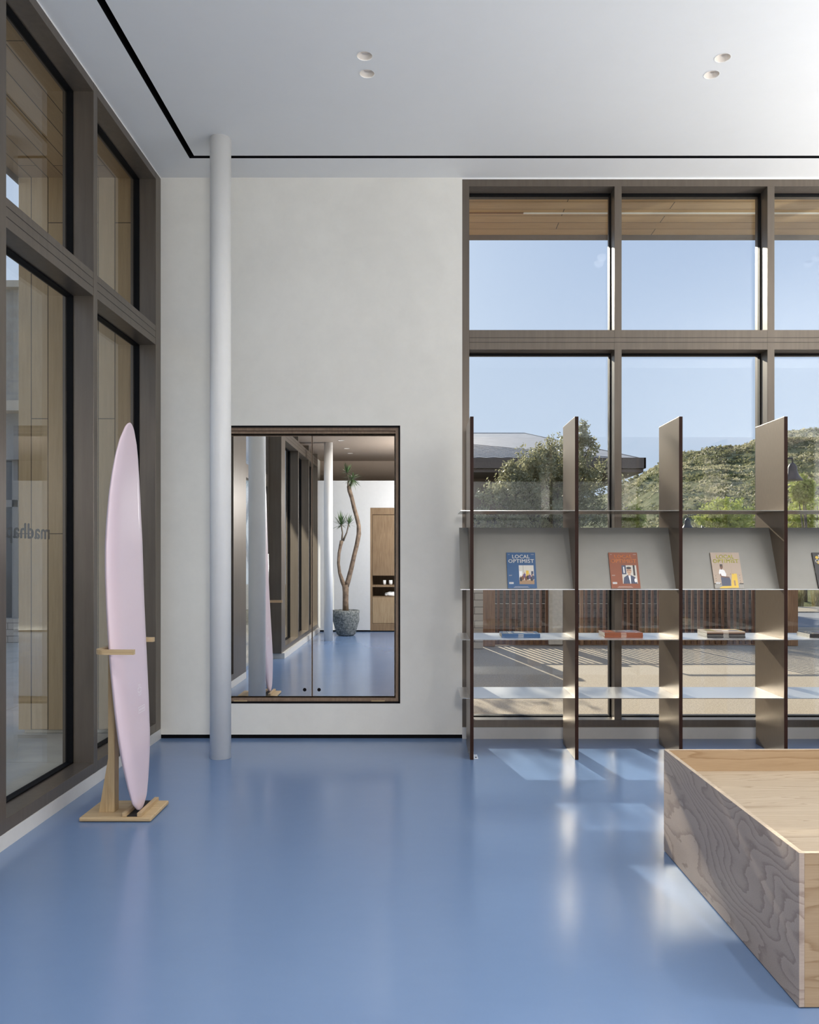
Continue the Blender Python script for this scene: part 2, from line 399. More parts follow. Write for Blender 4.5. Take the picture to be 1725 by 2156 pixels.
MAT_reflector = plain('downlight_reflector', (0.74, 0.69, 0.63), 0.4, 0.0)

# ================================================================== THE ROOM
CEIL = 4.555; LOWC = 3.42; GX = -2.27; WX = -2.12; WY = 6.75; GY = 6.90; XR = 6.60; YB = -3.6
# floor
m = M(); m.box(-2.33, XR+0.2, YB-0.2, 6.93, -0.12, 0.0); m.build('floor', MAT_floor, kind='structure')
# ceiling with real holes for the slot and the downlights
DL = [(x, y) for x, y in ((-0.35, 5.10), (-0.3475, 5.288), (1.855, 5.12), (1.85, 5.30), (4.05, 5.12), (4.05, 5.30),
      (-0.35, 1.95), (-0.35, 2.14), (1.85, 1.95), (1.85, 2.14), (4.05, 1.95), (4.05, 2.14),
      (-0.35, 0.72), (-0.35, 0.90), (1.85, 0.72), (1.85, 0.90), (4.05, 0.72), (4.05, 0.90))]
YD = 0.15
bm = bmesh.new()
def loop(pts):
    vs = [bm.verts.new(p) for p in pts]
    for i in range(len(vs)): bm.edges.new((vs[i], vs[(i+1) % len(vs)]))
SLx0, SLx1, SLy0, SLy1 = -1.793, -1.747, 6.378, 6.420
loop([(WX-0.2, YD, CEIL), (XR+0.1, YD, CEIL), (XR+0.1, 6.97, CEIL), (WX-0.2, 6.97, CEIL)])
loop([(SLx0, 0.4, CEIL), (SLx0, SLy1, CEIL), (6.2, SLy1, CEIL), (6.2, SLy0, CEIL), (SLx1, SLy0, CEIL), (SLx1, 0.4, CEIL)])
for x, y in DL: loop([(x+0.048*math.cos(2*PI*i/24), y+0.048*math.sin(2*PI*i/24), CEIL) for i in range(24)])
bmesh.ops.triangle_fill(bm, use_beauty=True, use_dissolve=False, edges=bm.edges[:], normal=(0, 0, -1))
m = M(); m.add_bm(bm)
m.box(WX-0.2, XR+0.1, YD-0.02, YD, LOWC, CEIL+0.1)
m.build('ceiling', MAT_ceil, kind='structure')
m = M(); m.box(-2.3, XR+0.1, YB-0.1, YD-0.02, LOWC, LOWC+0.05); m.build('ceiling', MAT_brownceil, kind='structure')
m = M()
for a in ((SLx0, SLx0+0.001, 0.4, SLy1), (SLx1-0.001, SLx1, 0.4, SLy0), (SLx0, 6.2, SLy1-0.001, SLy1), (SLx1, 6.2, SLy0, SLy0+0.001)):
    m.box(a[0], a[1], a[2], a[3], CEIL, CEIL+0.08)
m.box(SLx0, SLx1, 0.4, SLy1, CEIL+0.08, CEIL+0.085); m.box(SLx1, 6.2, SLy0, SLy1, CEIL+0.08, CEIL+0.085)
m.build('trim_1', MAT_black, kind='structure')
# roof slab over everything
m = M(); m.box(-3.37, 7.9, YB-0.3, 8.2, 4.72, 4.95); m.build('roof', plain('roof_membrane', (0.3, 0.3, 0.3), 0.8), kind='structure')

# back plaster wall with the niche opening
NX0, NX1, NZ0, NZ1 = -1.615, -0.174, 0.285, 2.541
m = M()
m.box(-2.32, NX0, WY, 6.95, 0.032, 4.72); m.box(NX1, 0.33, WY, 6.95, 0.032, 4.72)
m.box(NX0, NX1, WY, 6.95, 0.032, NZ0); m.box(NX0, NX1, WY, 6.95, NZ1, 4.72); m.box(NX0, NX1, 6.93, 6.95, NZ0, NZ1)
m.build('wall_back', MAT_wall, kind='structure')
m = M(); m.box(-2.32, 0.33, WY+0.012, 6.95, 0.0, 0.032); m.build('baseboard_back', MAT_black, kind='structure')
m = M(); m.box(0.33, XR+0.1, WY, 6.95, CEIL-0.014, 4.72); m.box(WX-0.2, WX+0.0, 2.0, WY, 4.545, 4.72); m.box(-2.3, -2.0, YB, 2.0, 4.545, 4.72)
m.build('wall_header', MAT_white, kind='structure')
# white kerbs under the glazing
m = M(); m.box(0.33, XR, WY-0.015, 6.96, 0, 0.0925); m.build('baseboard_right', MAT_base, kind='structure')
m = M(); m.box(-2.32, WX+0.003, 3.57, WY, 0, 0.079); m.build('baseboard_left', MAT_base, kind='structure')
m = M(); m.box(-2.32, -1.96, -2.4, 1.72, 0, 0.079); m.build('baseboard_entry', MAT_base, kind='structure')

def frame_box(par, name, *a, **kw):
    m = M(); m.box(*a, b=kw.get('b', 0.002)); return m.build(name, kw.get('mat', MAT_bronze), par)
TZ0, TZ1 = 3.158, 3.318
ZB0, ZB1, ZT0, ZT1 = 0.0925, 0.151, 4.484, 4.541
# window_1: the tall glazing right of the plaster wall
W1 = thing('window_1', loc=(0.33, WY, 0.0925), kind='structure')
tr = M()
tr.box(0.387, XR-0.06, WY, 7.0, TZ0, TZ1, b=0.002)
tr.build('transom', MAT_bronze, W1)
g = M(); g.box(0.388, XR-0.06, WY-0.0012, WY, 3.2535, 3.2565); g.box(0.388, XR-0.06, WY-0.0012, WY, 3.2155, 3.2185); g.build('transom_groove', MAT_bronze_dk, W1)
fr = M(); fr.box(0.33, 0.387, WY, 7.0, ZB0, ZT1); fr.box(0.387, XR-0.058, WY, 7.0, ZT0, ZT1)
fr.box(0.387, XR-0.058, WY, 7.0, ZB0, ZB1); fr.box(XR-0.058, XR, WY, 7.0, ZB0, ZT1, b=0.002); fr.build('frame', MAT_bronze, W1)
xs = [1.567+1.242*i for i in range(5)]
xs = [x for x in xs if x < XR-0.2]
for x in xs: frame_box(W1, 'mullion', x, x+0.058, WY-0.001, 7.0, ZB1, ZT0)
edges = [0.387]+[q for x in xs for q in (x, x+0.058)]+[XR-0.058]
for i in range(0, len(edges)-1, 2):
    a, b = edges[i], edges[i+1]
    for z0, z1 in ((ZB1, TZ0), (TZ1, ZT0)):
        m = M(); m.box(a+0.004, b-0.004, GY, GY+0.016, z0+0.004, z1-0.004); m.build('pane', MAT_glass, W1)
        m = M()
        for q in ((a, a+0.008, z0, z1), (b-0.008, b, z0, z1), (a, b, z0, z0+0.008), (a, b, z1-0.010, z1)):
            m.box(q[0], q[1], GY-0.018, GY+0.028, q[2], q[3])
        m.build('gasket', MAT_gasket, W1)

# left glazing: window_2 beside the plaster wall, the door, window_3 further along
def left_glazing(name, xf, mulls, y0, y1, loc_z=0.079, panes=True):
    xg = xf-0.15
    W = thing(name, loc=(xf, (y0+y1)/2, loc_z), kind='structure')
    f_ = M()
    f_.box(xf-0.2, xf, y0, y1, 0.079, 0.148, b=0.002); f_.box(xf-0.2, xf, y0, y1, 4.488, 4.545, b=0.002); f_.build('frame', MAT_bronze, W)
    t_ = M(); t_.box(xf-0.2, xf-0.001, y0, y1, 3.166, 3.321, b=0.002); t_.build('transom', MAT_bronze, W)
    g_ = M(); g_.box(xf-0.001, xf+0.0004, y0, y1, 3.2725, 3.2755); g_.box(xf-0.001, xf+0.0004, y0, y1, 3.2195, 3.2225); g_.build('transom_groove', MAT_bronze_dk, W)
    for a, b in mulls: frame_box(W, 'mullion', xf-0.2005, xf+0.001, a-(0.0015 if a == y0 else 0), b+(0.0015 if b == y1 else 0), 0.0785, 4.5455)
    pn = []
    for (a0, a1), (b0, b1) in zip(mulls[:-1], mulls[1:]):
        lo, hi = a1, b0
        for z0, z1 in ((0.148, 3.166), (3.321, 4.488)):
            m = M(); m.box(xg-0.016, xg, lo+0.004, hi-0.004, z0+0.004, z1-0.004); pn.append(m.build('pane', MAT_glass, W))
            m = M()
            for q in ((lo, lo+0.010, z0, z1), (hi-0.010, hi, z0, z1), (lo, hi, z0, z0+0.010), (lo, hi, z1-0.010, z1)):
                m.box(xg-0.028, xg+0.020, q[0], q[1], q[2], q[3])
            m.build('gasket', MAT_gasket, W)
    return W, pn
W2, p2 = left_glazing('window_2', WX, [(3.57, 4.24), (5.369, 5.432), (6.625, 6.748)], 3.57, 6.748)
W3, p3 = left_glazing('window_3', -2.0, [(-2.40, -2.35), (-1.18, -1.12), (0.08, 0.14), (1.42, 1.75)], -2.4, 1.75)
# glass entrance door between them
D1 = thing('door_1', loc=(-2.2, 2.66, 0), kind='structure')
m = M(); m.box(-2.26, -2.18, 1.75, 1.83, 0, 4.545); m.box(-2.26, -2.18, 3.49, 3.57, 0, 4.545); m.box(-2.26, -2.18, 1.83, 3.49, 2.45, 2.62); m.box(-2.26, -2.18, 1.83, 3.49, 4.45, 4.545); m.build('frame', MAT_bronze, D1)
m = M(); m.box(-2.225, -2.21, 1.84, 3.48, 0.01, 2.44); m.box(-2.225, -2.21, 1.84, 3.48, 2.62, 4.45); m.build('pane', MAT_glass, D1)
m = M(); m.tube([(-2.15, 1.98, 0.9), (-2.15, 1.98, 1.5)], 0.014); m.box(-2.21, -2.14, 1.972, 1.988, 0.95, 0.97); m.box(-2.21, -2.14, 1.972, 1.988, 1.43, 1.45); m.build('door_handle', MAT_alu, D1)
# lettering on the left pane, read from outside
geo = text_geo('madhappy', 0.125, 1.34, 0.0, 0.0004, 1.06)
pane = min(p2, key=lambda o: (abs(WL[o.name].z), o.name))
pane = p2[0]
mb = M(); mt = Matrix(((0, 0, -1, GX-0.0165), (-1, 0, 0, 5.112), (0, 1, 0, 1.590), (0, 0, 0, 1)))
for du, dv in ((-0.005, 0), (-0.0025, 0.002), (0, 0), (0.0025, -0.002), (0.005, 0)): put_text(mb, geo, mt @ Matrix.Translation((du, dv, abs(du)*0.01)))
mb.build('lettering', plain('lettering_vinyl', (0.012, 0.012, 0.014), 0.5), pane, label='black lettering reading madhappy, seen reversed from inside')

# unseen right wall with a broad window added for sky light, rear walls
m = M(); m.box(XR, XR+0.18, YB, 7.0, 0, 0.6); m.box(XR, XR+0.18, YB, 7.0, 4.3, 4.72); m.box(XR, XR+0.18, YB, 0.4, 0.6, 4.3); m.box(XR, XR+0.18, 6.3, 7.0, 0.6, 4.3); m.build('wall_right', MAT_wall, kind='structure')
W4 = thing('window_4', loc=(XR+0.1, 3.35, 0.6), kind='structure')
m = M(); 
for y in (0.4, 1.86, 3.32, 4.78, 6.24): m.box(XR+0.02, XR+0.16, y, y+0.06, 0.6, 4.3)
m.box(XR+0.02, XR+0.16, 0.4, 6.3, 0.6, 0.66); m.box(XR+0.02, XR+0.16, 0.4, 6.3, 4.24, 4.3); m.build('frame', MAT_bronze, W4)
m = M(); m.box(XR+0.09, XR+0.10, 0.46, 6.24, 0.66, 4.24); m.build('pane', MAT_glass, W4)
CX0, CX1, CZ1, YP = -0.99, 0.35, 2.387, -2.4
m = M(); m.box(-2.2, CX0, YP-0.15, YP, 0.03, 2.908); m.box(CX1, XR, YP-0.15, YP, 0.03, 2.908); m.box(CX0, CX1, YP-0.15, YP, CZ1, 2.908)
m.build('wall_partition', MAT_part, kind='structure')
m = M(); m.box(-2.2, CX0, YP-0.14, YP-0.01, 0, 0.03); m.box(CX1, XR, YP-0.14, YP-0.01, 0, 0.03); m.build('baseboard_partition', MAT_black, kind='structure')
m = M(); m.box(-2.3, XR+0.1, YB-0.1, YB, 0, LOWC); m.build('wall_rear', MAT_brownceil, kind='structure')
m = M(); m.box(-2.3, -2.1, YB, -2.4, 0, LOWC); m.build('wall_left', MAT_wall, kind='structure')

# ================================================================== DOWNLIGHTS, ADDED FILL LAMPS
def make_downlight(x, y, z, watts, label, group, dep=1.0):
    t = thing('downlight', label, 'ceiling light', (x, y, z), 0, group)
    m = M(); n = 24; prof = [(0.0485, z), (0.053, z-0.0015), (0.053, z-0.0005), (0.0485, z)]
    m = M(); 
    ro, ri = 0.052, 0.0475; vs = []
    for j in range(n):
        c, s_ = math.cos(2*PI*j/n), math.sin(2*PI*j/n); vs.append((c, s_))
    b0 = len(m.v)
    for c, s_ in vs: m.v.append((x+ro*c, y+ro*s_, z-0.001))
    for c, s_ in vs: m.v.append((x+ri*c, y+ri*s_, z-0.0015))
    for c, s_ in vs: m.v.append((x+ri*c, y+ri*s_, z+0.004*dep))
    for c, s_ in vs: m.v.append((x+ro*c, y+ro*s_, z+0.004*dep))
    for q in range(3):
        for j in range(n): l = (j+1) % n; m.face((b0+q*n+j, b0+q*n+l, b0+(q+1)*n+l, b0+(q+1)*n+j), 0, False)
    m.build('trim_ring', MAT_white, t)
    m = M(); b0 = 0
    pr = [(0.047, z+0.002*dep), (0.044, z+0.02*dep), (0.036, z+0.035*dep)]
    for r, zz in pr:
        for c, s_ in vs: m.v.append((x+r*c, y+r*s_, zz))
    for q in range(2):
        for j in range(n): l = (j+1) % n; m.face((q*n+j, (q+1)*n+j, (q+1)*n+l, q*n+l), 0, True)
    m.build('reflector', MAT_reflector, t)
    m = M(); m.poly([(x+0.037*c, y+0.037*s_, z+0.0352*dep) for c, s_ in vs][::-1]); m.build('lens', MAT_bulb, t)
    return t
def lamp_light(t, watts):
    ld = bpy.data.lights.new('downlight_beam', 'SPOT'); ld.energy = watts; ld.spot_size = math.radians(150); ld.spot_blend = 1.0
    ld.shadow_soft_size = 0.05; ld.color = (1.0, 0.95, 0.89)
    lo = bpy.data.objects.new('downlight_beam', ld); COL.objects.link(lo); lo.parent = t; lo.location = (0, 0, -0.01); return lo
labs = ['recessed downlight left of the shelves, nearer the camera of its pair', 'recessed downlight left of the shelves, nearer the back wall of its pair',
        'recessed downlight at upper right of the ceiling, nearer the camera of its pair', 'recessed downlight at upper right of the ceiling, nearer the window of its pair']
d0 = make_downlight(DL[0][0], DL[0][1], CEIL, LAMP_W, labs[0], 'recessed ceiling downlights')
dls = [d0]
for i, (x, y) in enumerate(DL[1:], 1):
    lb = labs[i] if i < 4 else 'added recessed downlight in the white ceiling, unseen outside the picture'
    dls.append(dup(d0, (x, y, CEIL), lb))
for i, d in enumerate(dls): lamp_light(d, FILL_ROW_W if 6 <= i < 12 else LAMP_W)  # unseen rows are added; the middle one is boosted to brighten wall and floor
yy = (('topmost', -0.46), ('middle', -1.52), ('lowest', -2.25))
prev = None
for i, (nm, y) in enumerate(yy):
    d = make_downlight(-1.36, y, LOWC-0.004, 0, nm+' of the three lit downlights seen in the mirror on the brown ceiling', 'downlights seen in the mirror', 0.1) if i == 0 else dup(prev, (-1.36, y, LOWC-0.004), nm+' of the three lit downlights seen in the mirror on the brown ceiling')
    if i == 0: prev = d
for d in [o for o in COL.objects if o.get('group') == 'downlights seen in the mirror']: lamp_light(d, LOW_W)
for x in (1.2, 3.6):
    for y in (-0.6, -1.6): lamp_light(dup(prev, (x, y, LOWC-0.004), 'downlight in the brown ceiling outside the picture', 'downlights outside the picture'), LOW_W)

def uplighter(x, y, label, pw=1.0):  # added lamp out of view, lifts ceiling and wall brightness
    t = thing('fill_floor_lamp', label, 'lamp', (x, y, 0), 0, 'added fill uplighters outside the picture')
    m = M(); m.lathe(x, y, [(0.16, 0), (0.16, 0.015), (0.03, 0.03)], 28); m.build('base', MAT_bronze, t)
    m = M(); m.tube([(x, y, 0.02), (x, y, 1.00)], 0.013, 12); m.build('pole', MAT_bronze, t)
    m = M(); n = 28; pr = [(0.03, 1.00), (0.12, 1.03), (0.19, 1.10), (0.21, 1.18), (0.203, 1.18), (0.183, 1.105), (0.115, 1.038), (0.02, 1.012)]
    m.lathe(x, y, pr, n); m.build('shade', MAT_bronze, t)
    ld = bpy.data.lights.new('fill_uplight', 'SPOT'); ld.energy = FILL_UP_W*pw; ld.spot_size = math.radians(165); ld.spot_blend = 1.0; ld.shadow_soft_size = 0.12; ld.color = (1.0, 0.975, 0.94)
    lo = bpy.data.objects.new('fill_uplight', ld); COL.objects.link(lo); lo.parent = t; lo.location = (0, 0, 1.19); lo.rotation_euler = (PI, 0, 0)
uplighter(5.9, 5.0, 'added unseen fill uplighter by the right wall, nearest the tall window', 0.65)
uplighter(5.9, 2.6, 'added unseen fill uplighter by the right wall, middle of the three', 0.75)
uplighter(5.9, 0.7, 'added unseen fill uplighter by the right wall, farthest from the tall window', 0.75)
GL = thing('fill_stand_lamp', 'added fill lamp on a tall stand, unseen behind the camera', 'lamp', (0.5, -0.6, 0))
m = M(); m.lathe(0.5, -0.6, [(0.17, 0), (0.17, 0.02), (0.02, 0.03)], 28); m.tube([(0.5, -0.6, 0.02), (0.5, -0.6, 2.05)], 0.013, 12); m.build('stand', MAT_bronze, GL)
m = M(); m.lathe(0.5, -0.6, [(0.05, 2.05), (0.06, 2.05), (0.12, 2.09), (0.06, 2.06), (0.05, 2.06)], 28); m.build('cup', MAT_bronze, GL)
ld = bpy.data.lights.new('fill_point', 'POINT'); ld.energy = FILL_REAR_W; ld.shadow_soft_size = 0.30; ld.color = (1.0, 0.98, 0.95)  # added fill light for the back wall; no globe is modelled
lo = bpy.data.objects.new('fill_point', ld); COL.objects.link(lo); lo.parent = GL; lo.location = (0, 0, 2.42)

# ================================================================== COLUMNS
def column(x, y, z1, label, dia=0.153):
    m = M(); r = dia/2
    m.lathe(x, y, [(r, 0.0), (r, z1)], 48)
    return m.build('round_column', MAT_column, None, label, 'column')
column(-1.481, 6.12, CEIL, 'slim round white column beside the mirror, floor to ceiling')
column(-1.61, -0.75, LOWC, 'slim white column by the potted plant, seen in the mirror')

# ================================================================== MIRROR CABINET IN THE NICHE
T = thing('mirror_cabinet', 'two-door mirrored cabinet recessed in the plaster wall behind the column', 'mirror', (-0.9, 6.8, NZ0))
e = 0.0135
m = M()
for q in ((NX0, NX0+e, NZ0, NZ1), (NX1-e, NX1, NZ0, NZ1), (NX0, NX1, NZ0, NZ0+e), (NX0, NX1, NZ1-e, NZ1)): m.box(q[0], q[1], WY-0.002, 6.93, q[2], q[3])
m.build('black_liner', MAT_black, T)
a0, a1, b0, b1 = NX0+e, NX1-e, NZ0+e, NZ1-e
m = M(); wv = 0.024
for q in ((a0, a0+wv, b0, b1), (a1-wv, a1, b0, b1), (a0+wv, a1-wv, b0, b0+wv), (a0+wv, a1-wv, b1-wv, b1)): m.box(q[0], q[1], WY+0.02, 6.92, q[2], q[3])
m.box(a0+wv, a1-wv, WY+0.035, 6.92, b1-wv-0.022, b1-wv-0.003)
m.build('frame', MAT_niche, T)
m = M(); m.box(-1.53, -1.42, WY+0.012, WY+0.04, NZ0+0.008, NZ0+0.022); m.build('hinge_block', MAT_pine_x, T)
m = M(); m.box(-0.41, -0.30, WY+0.012, WY+0.04, NZ0+0.008, NZ0+0.022); m.build('hinge_block', MAT_pine_x, T)
MZ0, MZ1, MS = 0.336, 2.465, -0.8957
for x0, x1, hx in ((-1.5707, MS-0.0022, -0.957), (MS+0.0022, -0.2207, -0.839)):
    m = M(); m.box(x0, x1, 6.803, 6.826, MZ0, MZ1); dback = m.build('door_back', MAT_niche, T)
    m = M(); m.box(x0, x1, 6.800, 6.803, MZ0, MZ1); mp_ = m.build('mirror_door', MAT_mirror, T)
    m = M(); m.box(x0, x1, 6.798, 6.8005, MZ1-0.004, MZ1, b=0); m.box(x0, x0+0.003, 6.798, 6.8005, MZ0, MZ1); m.box(x1-0.003, x1, 6.798, 6.8005, MZ0, MZ1); m.build('edge_strip', MAT_niche, mp_)
    m = M(); vs = [(hx+0.0145*math.cos(2*PI*i/20), 6.7990, 0.388+0.0145*math.sin(2*PI*i/20)) for i in range(20)]
    m.prism(vs, (0, 0.004, 0)); m.build('finger_hole', MAT_black, mp_)

# ================================================================== SHELVING
PX = [0.353, 1.117, 1.875, 2.640, 3.402, 4.164]
YF, YK = 6.05, 6.565
S = thing('shelving_unit', 'open shelving of dark brown upright panels and thin metal shelves before the window', 'shelf', (2.2, 6.3, 0))
for i, x in enumerate(PX):
    m = M(); m.box(x, x+0.026, YF+0.0015, YK, 0.0, 2.50, 0, b=0.0015); m.build('upright', MAT_panel, S)
    m = M(); m.box(x+0.0005, x+0.0255, YF, YF+0.0015, 0.0, 2.499); m.build('upright_edge', MAT_panel_edge_shade, S)
TH = 0.005
XS0, XS1 = 0.285, PX[-1]+0.07
bays = [(XS0, PX[0])]+[(PX[i]+0.026, PX[i+1]) for i in range(5)]
for zz, yk in ((1.817, YK-0.008), (0.876, YK-0.008), (0.449, YK-0.008)):
    for a, b in bays:
        m = M(); m.box(a, b, YF+0.004, yk, zz-TH, zz)
        m.m = [1, 0, 1, 0, 0, 0]; m.build('shelf', [MAT_alu, MAT_alu_shade], S)
for a, b in bays:
    m = M()
    y0, z0, y1, z1 = 6.128, 1.242, 6.318, 1.6986
    d = Vector((0, y1-y0, z1-z0)).normalized(); nn = Vector((0, d.z, -d.y))*0.004
    m.prism([(a, y0, z0), (a, y1, z1), (a, y1+nn.y, z1+nn.z), (a, y0+nn.y, z0+nn.z)], (b-a, 0, 0))
    m.build('display_board', MAT_board, S)
    m = M(); m.box(a, b, YF+0.004, 6.135, 1.237, 1.242, b=0.001); m.build('display_ledge', MAT_alu, S)
m = M(); bx = PX[0]+0.026
m.box(bx, bx+0.003, 6.09, 6.20, 0, 0.05); m.box(bx, bx+0.035, 6.09, 6.20, 0, 0.003); m.build('floor_bracket', MAT_alu, S)
m = M(); m.lathe(bx+0.02, 6.11, [(0.006, 0.003), (0.006, 0.006), (0.003, 0.007)], 12); m.build('screw', MAT_black, S)
for y, z in ((6.16, 0.03), (6.50, 0.06)):
    m = M(); m.tube([(PX[0]-0.002, y, z), (PX[0]+0.001, y, z)], 0.004); m.build('bolt_head', MAT_alu, S)

# ================================================================== MAGAZINES
PAP = plain('paper_pages', (0.74, 0.72, 0.67), 0.7, var=0.08, scale=120)
def cmat(name, c, r=0.35): return plain(name, sr(*c), r)
C_blue, C_oran, C_tan, C_blk = cmat('cover_blue', (40, 82, 126)), cmat('cover_orange', (138, 74, 44)), cmat('cover_tan', (178, 158, 140)), cmat('cover_black', (30, 28, 30))
T_wht, T_oran, T_yel = cmat('title_white', (232, 230, 226)), cmat('title_orange', (228, 142, 84)), cmat('title_yellow', (205, 198, 84))
P = {n: cmat('print_'+n, c) for n, c in dict(grey=(150, 146, 138), lgrey=(205, 200, 190), dark=(48, 40, 42), navy=(66, 72, 96), skin=(196, 158, 132), white=(235, 235, 235),
     yellow=(222, 184, 60), brown=(120, 74, 48), purple=(96, 76, 120), tan2=(160, 128, 96), black=(18, 18, 20), pink=(214, 170, 180), darkskin=(112, 76, 58)).items()}
PK = list(P.keys())
MW, MH, MTK = 0.215, 0.285, 0.009
def fit(g, wdt):
    vs, fs = g; x0 = min(v.x for v in vs); x1 = max(v.x for v in vs); k_ = wdt/(x1-x0)
    return [Vector(((v.x-(x0+x1)/2)*k_, v.y, v.z)) for v in vs], fs
TG1 = fit(text_geo('LOCAL', 0.0405, 1, 0, 0.00015, 1.10), 0.129); TG2 = fit(text_geo('OPTIMIST', 0.0405, 1, 0, 0.00015, 1.10), 0.189)
def cover_art(mm, kind):
    """shapes in cover coords (u right, v up) 0..MW, 0..MH; returns list of (polygon, printmat)"""
    def rc(x0, x1, y0, y1): return [(x0, y0), (x1, y0), (x1, y1), (x0, y1)]
    def el(cx, cy, rx, ry, n=16): return [(cx+rx*math.cos(2*PI*i/n), cy+ry*math.sin(2*PI*i/n)) for i in range(n)]
    L = []
    if kind == 'blue':
        L += [(rc(.088, .198, .032, .182), 'lgrey'), (rc(.088, .198, .032, .064), 'tan2'), (rc(.118, .121, .125, .182), 'grey'), (rc(.090, .112, .09, .135), 'white')]
        L += [(rc(.140, .160, .09, .14), 'yellow'), (rc(.178, .194, .07, .135), 'navy')]
        for i, (x, y, c) in enumerate(((.10, .072, 'dark'), (.115, .082, 'brown'), (.128, .1, 'purple'), (.138, .078, 'brown'), (.152, .084, 'dark'), (.166, .09, 'purple'), (.18, .074, 'dark'), (.19, .084, 'navy'))):
            L += [(el(x, y, .010, .018), c), (el(x, y+.022, .0045, .006), 'skin')]
    if kind == 'orange':
        L += [(rc(.088, .198, .036, .182), 'lgrey'), (rc(.088, .120, .11, .182), 'navy'), (rc(.172, .186, .10, .182), 'dark'), (rc(.100, .108, .12, .17), 'white')]
        L += [([(.092, .036), (.100, .085), (.128, .105), (.150, .105), (.182, .088), (.196, .036)], 'navy'), ([(.132, .106), (.150, .106), (.148, .036), (.143, .036)], 'white')]
        L += [(rc(.132, .150, .10, .125), 'skin'), (el(.141, .138, .019, .027), 'skin'), (el(.141, .160, .019, .010), 'dark'), (rc(.126, .139, .139, .143), 'dark'), (rc(.143, .156, .139, .143), 'dark'), (rc(.135, .147, .122, .124), 'brown'), (el(.184, .062, .010, .016), 'white')]
    if kind == 'tan':
        L += [(rc(.0, MW, .0, .032), 'grey'), (rc(.0, .05, .032, .039), 'black'), (rc(.185, MW, .032, .039), 'black'), (rc(.14, .1408, .05, .18), 'tan2'), (rc(.0, MW, .108, .1088), 'tan2')]
        L += [([(.055, .018), (.055, .092), (.070, .098), (.118, .090), (.125, .060), (.120, .018)], 'navy')]
        L += [([(.044, .120), (.052, .148), (.070, .152), (.088, .142), (.098, .112), (.094, .092), (.056, .092)], 'white')]
        L += [([(.050, .112), (.056, .088), (.116, .082), (.117, .089), (.062, .098), (.058, .116)], 'darkskin'), (rc(.062, .073, .148, .160), 'darkskin'), (el(.069, .171, .0115, .016), 'darkskin'), (el(.069, .184, .0115, .006), 'black'), (rc(.061, .077, .170, .173), 'black')]
        L += [([(.128, .045), (.140, .115), (.176, .115), (.176, .012), (.124, .012)], 'yellow'), (rc(.146, .158, .020, .062), 'tan2'), ([(.035, .006), (.060, .016), (.176, .020), (.176, .004), (.040, .0)], 'yellow')]
        for q in ((.018, .098), (.018, .076), (.018, .058), (.195, .1), (.195, .08), (.195, .06), (.195, .045), (.130, .112), (.148, .112)): L.append((el(q[0], q[1], .0024, .0024, 8), 'black'))
    if kind == 'black':
        for q in ((.03, .245, 'yellow'), (.035, .205, 'yellow'), (.18, .235, 'yellow')): L.append((el(q[0], q[1], .012, .012), q[2]))
        L += [(el(.11, .11, .07, .075), 'purple'), (el(.11, .10, .055, .04), 'pink'), (rc(.02, .195, .0, .03), 'purple'), (el(.10, .18, .03, .03), 'darkskin')]
    if kind != 'black': L += [(rc(.012, .044, .034, .048), 'white')]+[(rc(.014+.006*i, .017+.006*i, .037, .046), 'black') for i in range(5)]
    if kind in ('blue', 'orange'):
        L += [(rc(.052, .150, .012, .0135), 'lgrey'), (rc(.045, .158, .007, .0085), 'lgrey'), (rc(.012, .024, .268, .270), 'lgrey'), (rc(.182, .205, .268, .270), 'lgrey'), (rc(.012, .036, .103, .1045), 'lgrey'), (rc(.012, .034, .098, .0995), 'lgrey')]
    return L
def magazine(kind, cov, tit, loc, M4, label, flat=False, title_on_spine=True):
    """cover coordinates: u right, v up, w out of the cover; M4 maps them to the world"""
    t = thing('magazine', label, 'magazine', loc)
    m = M(); bm = bmesh.new(); bmesh.ops.create_cube(bm, size=1)
    for v in bm.verts: v.co = Vector((MW/2+v.co.x*(MW-0.002), MH/2+v.co.y*(MH-0.002), -MTK/2+v.co.z*(MTK-0.001)))
    m.add_bm(bm, 0, mat=M4); m.build('pages', PAP, t)
    m = M()
    def bx(x0, x1, y0, y1, z0, z1):
        bm = bmesh.new(); bmesh.ops.create_cube(bm, size=1)
        for v in bm.verts: v.co = Vector(((x0+x1)/2+v.co.x*(x1-x0), (y0+y1)/2+v.co.y*(y1-y0), (z0+z1)/2+v.co.z*(z1-z0)))
        m.add_bm(bm, 0, mat=M4)
    bx(0, MW, 0, MH, -0.0006, 0); bx(0, MW, 0, MH, -MTK, -MTK+0.0006); bx(0, 0.0008, 0, MH, -MTK, 0); cv = m.build('cover', cov, t)
    m = M()
    for i, (pg, c) in enumerate(cover_art(m, kind)):
        m.poly([M4 @ Vector((u, v, 0.00006+0.000022*i)) for u, v in pg], PK.index(c))
    m.build('cover_picture', [P[q] for q in PK], t)
    m = M()
    for du, dv in ((-0.0011, 0), (0, 0.0007), (0.0011, 0), (0, -0.0007)):
        dz = 0.0011
        put_text(m, TG1, M4 @ Matrix.Translation((MW/2+du, 0.238+dv, dz))); put_text(m, TG2, M4 @ Matrix.Translation((MW/2+du, 0.202+dv, dz)))
    m.build('title', tit, t, label='cover title reading LOCAL OPTIMIST')
    m = M(); m.poly([M4 @ Vector((-0.0002, MH*0.5+q[0], -MTK/2+q[1])) for q in ((-0.02, -0.0016), (0.02, -0.0016), (0.02, 0.0016), (-0.02, 0.0016))]); m.build('spine_print', P['lgrey'], t)
    return t
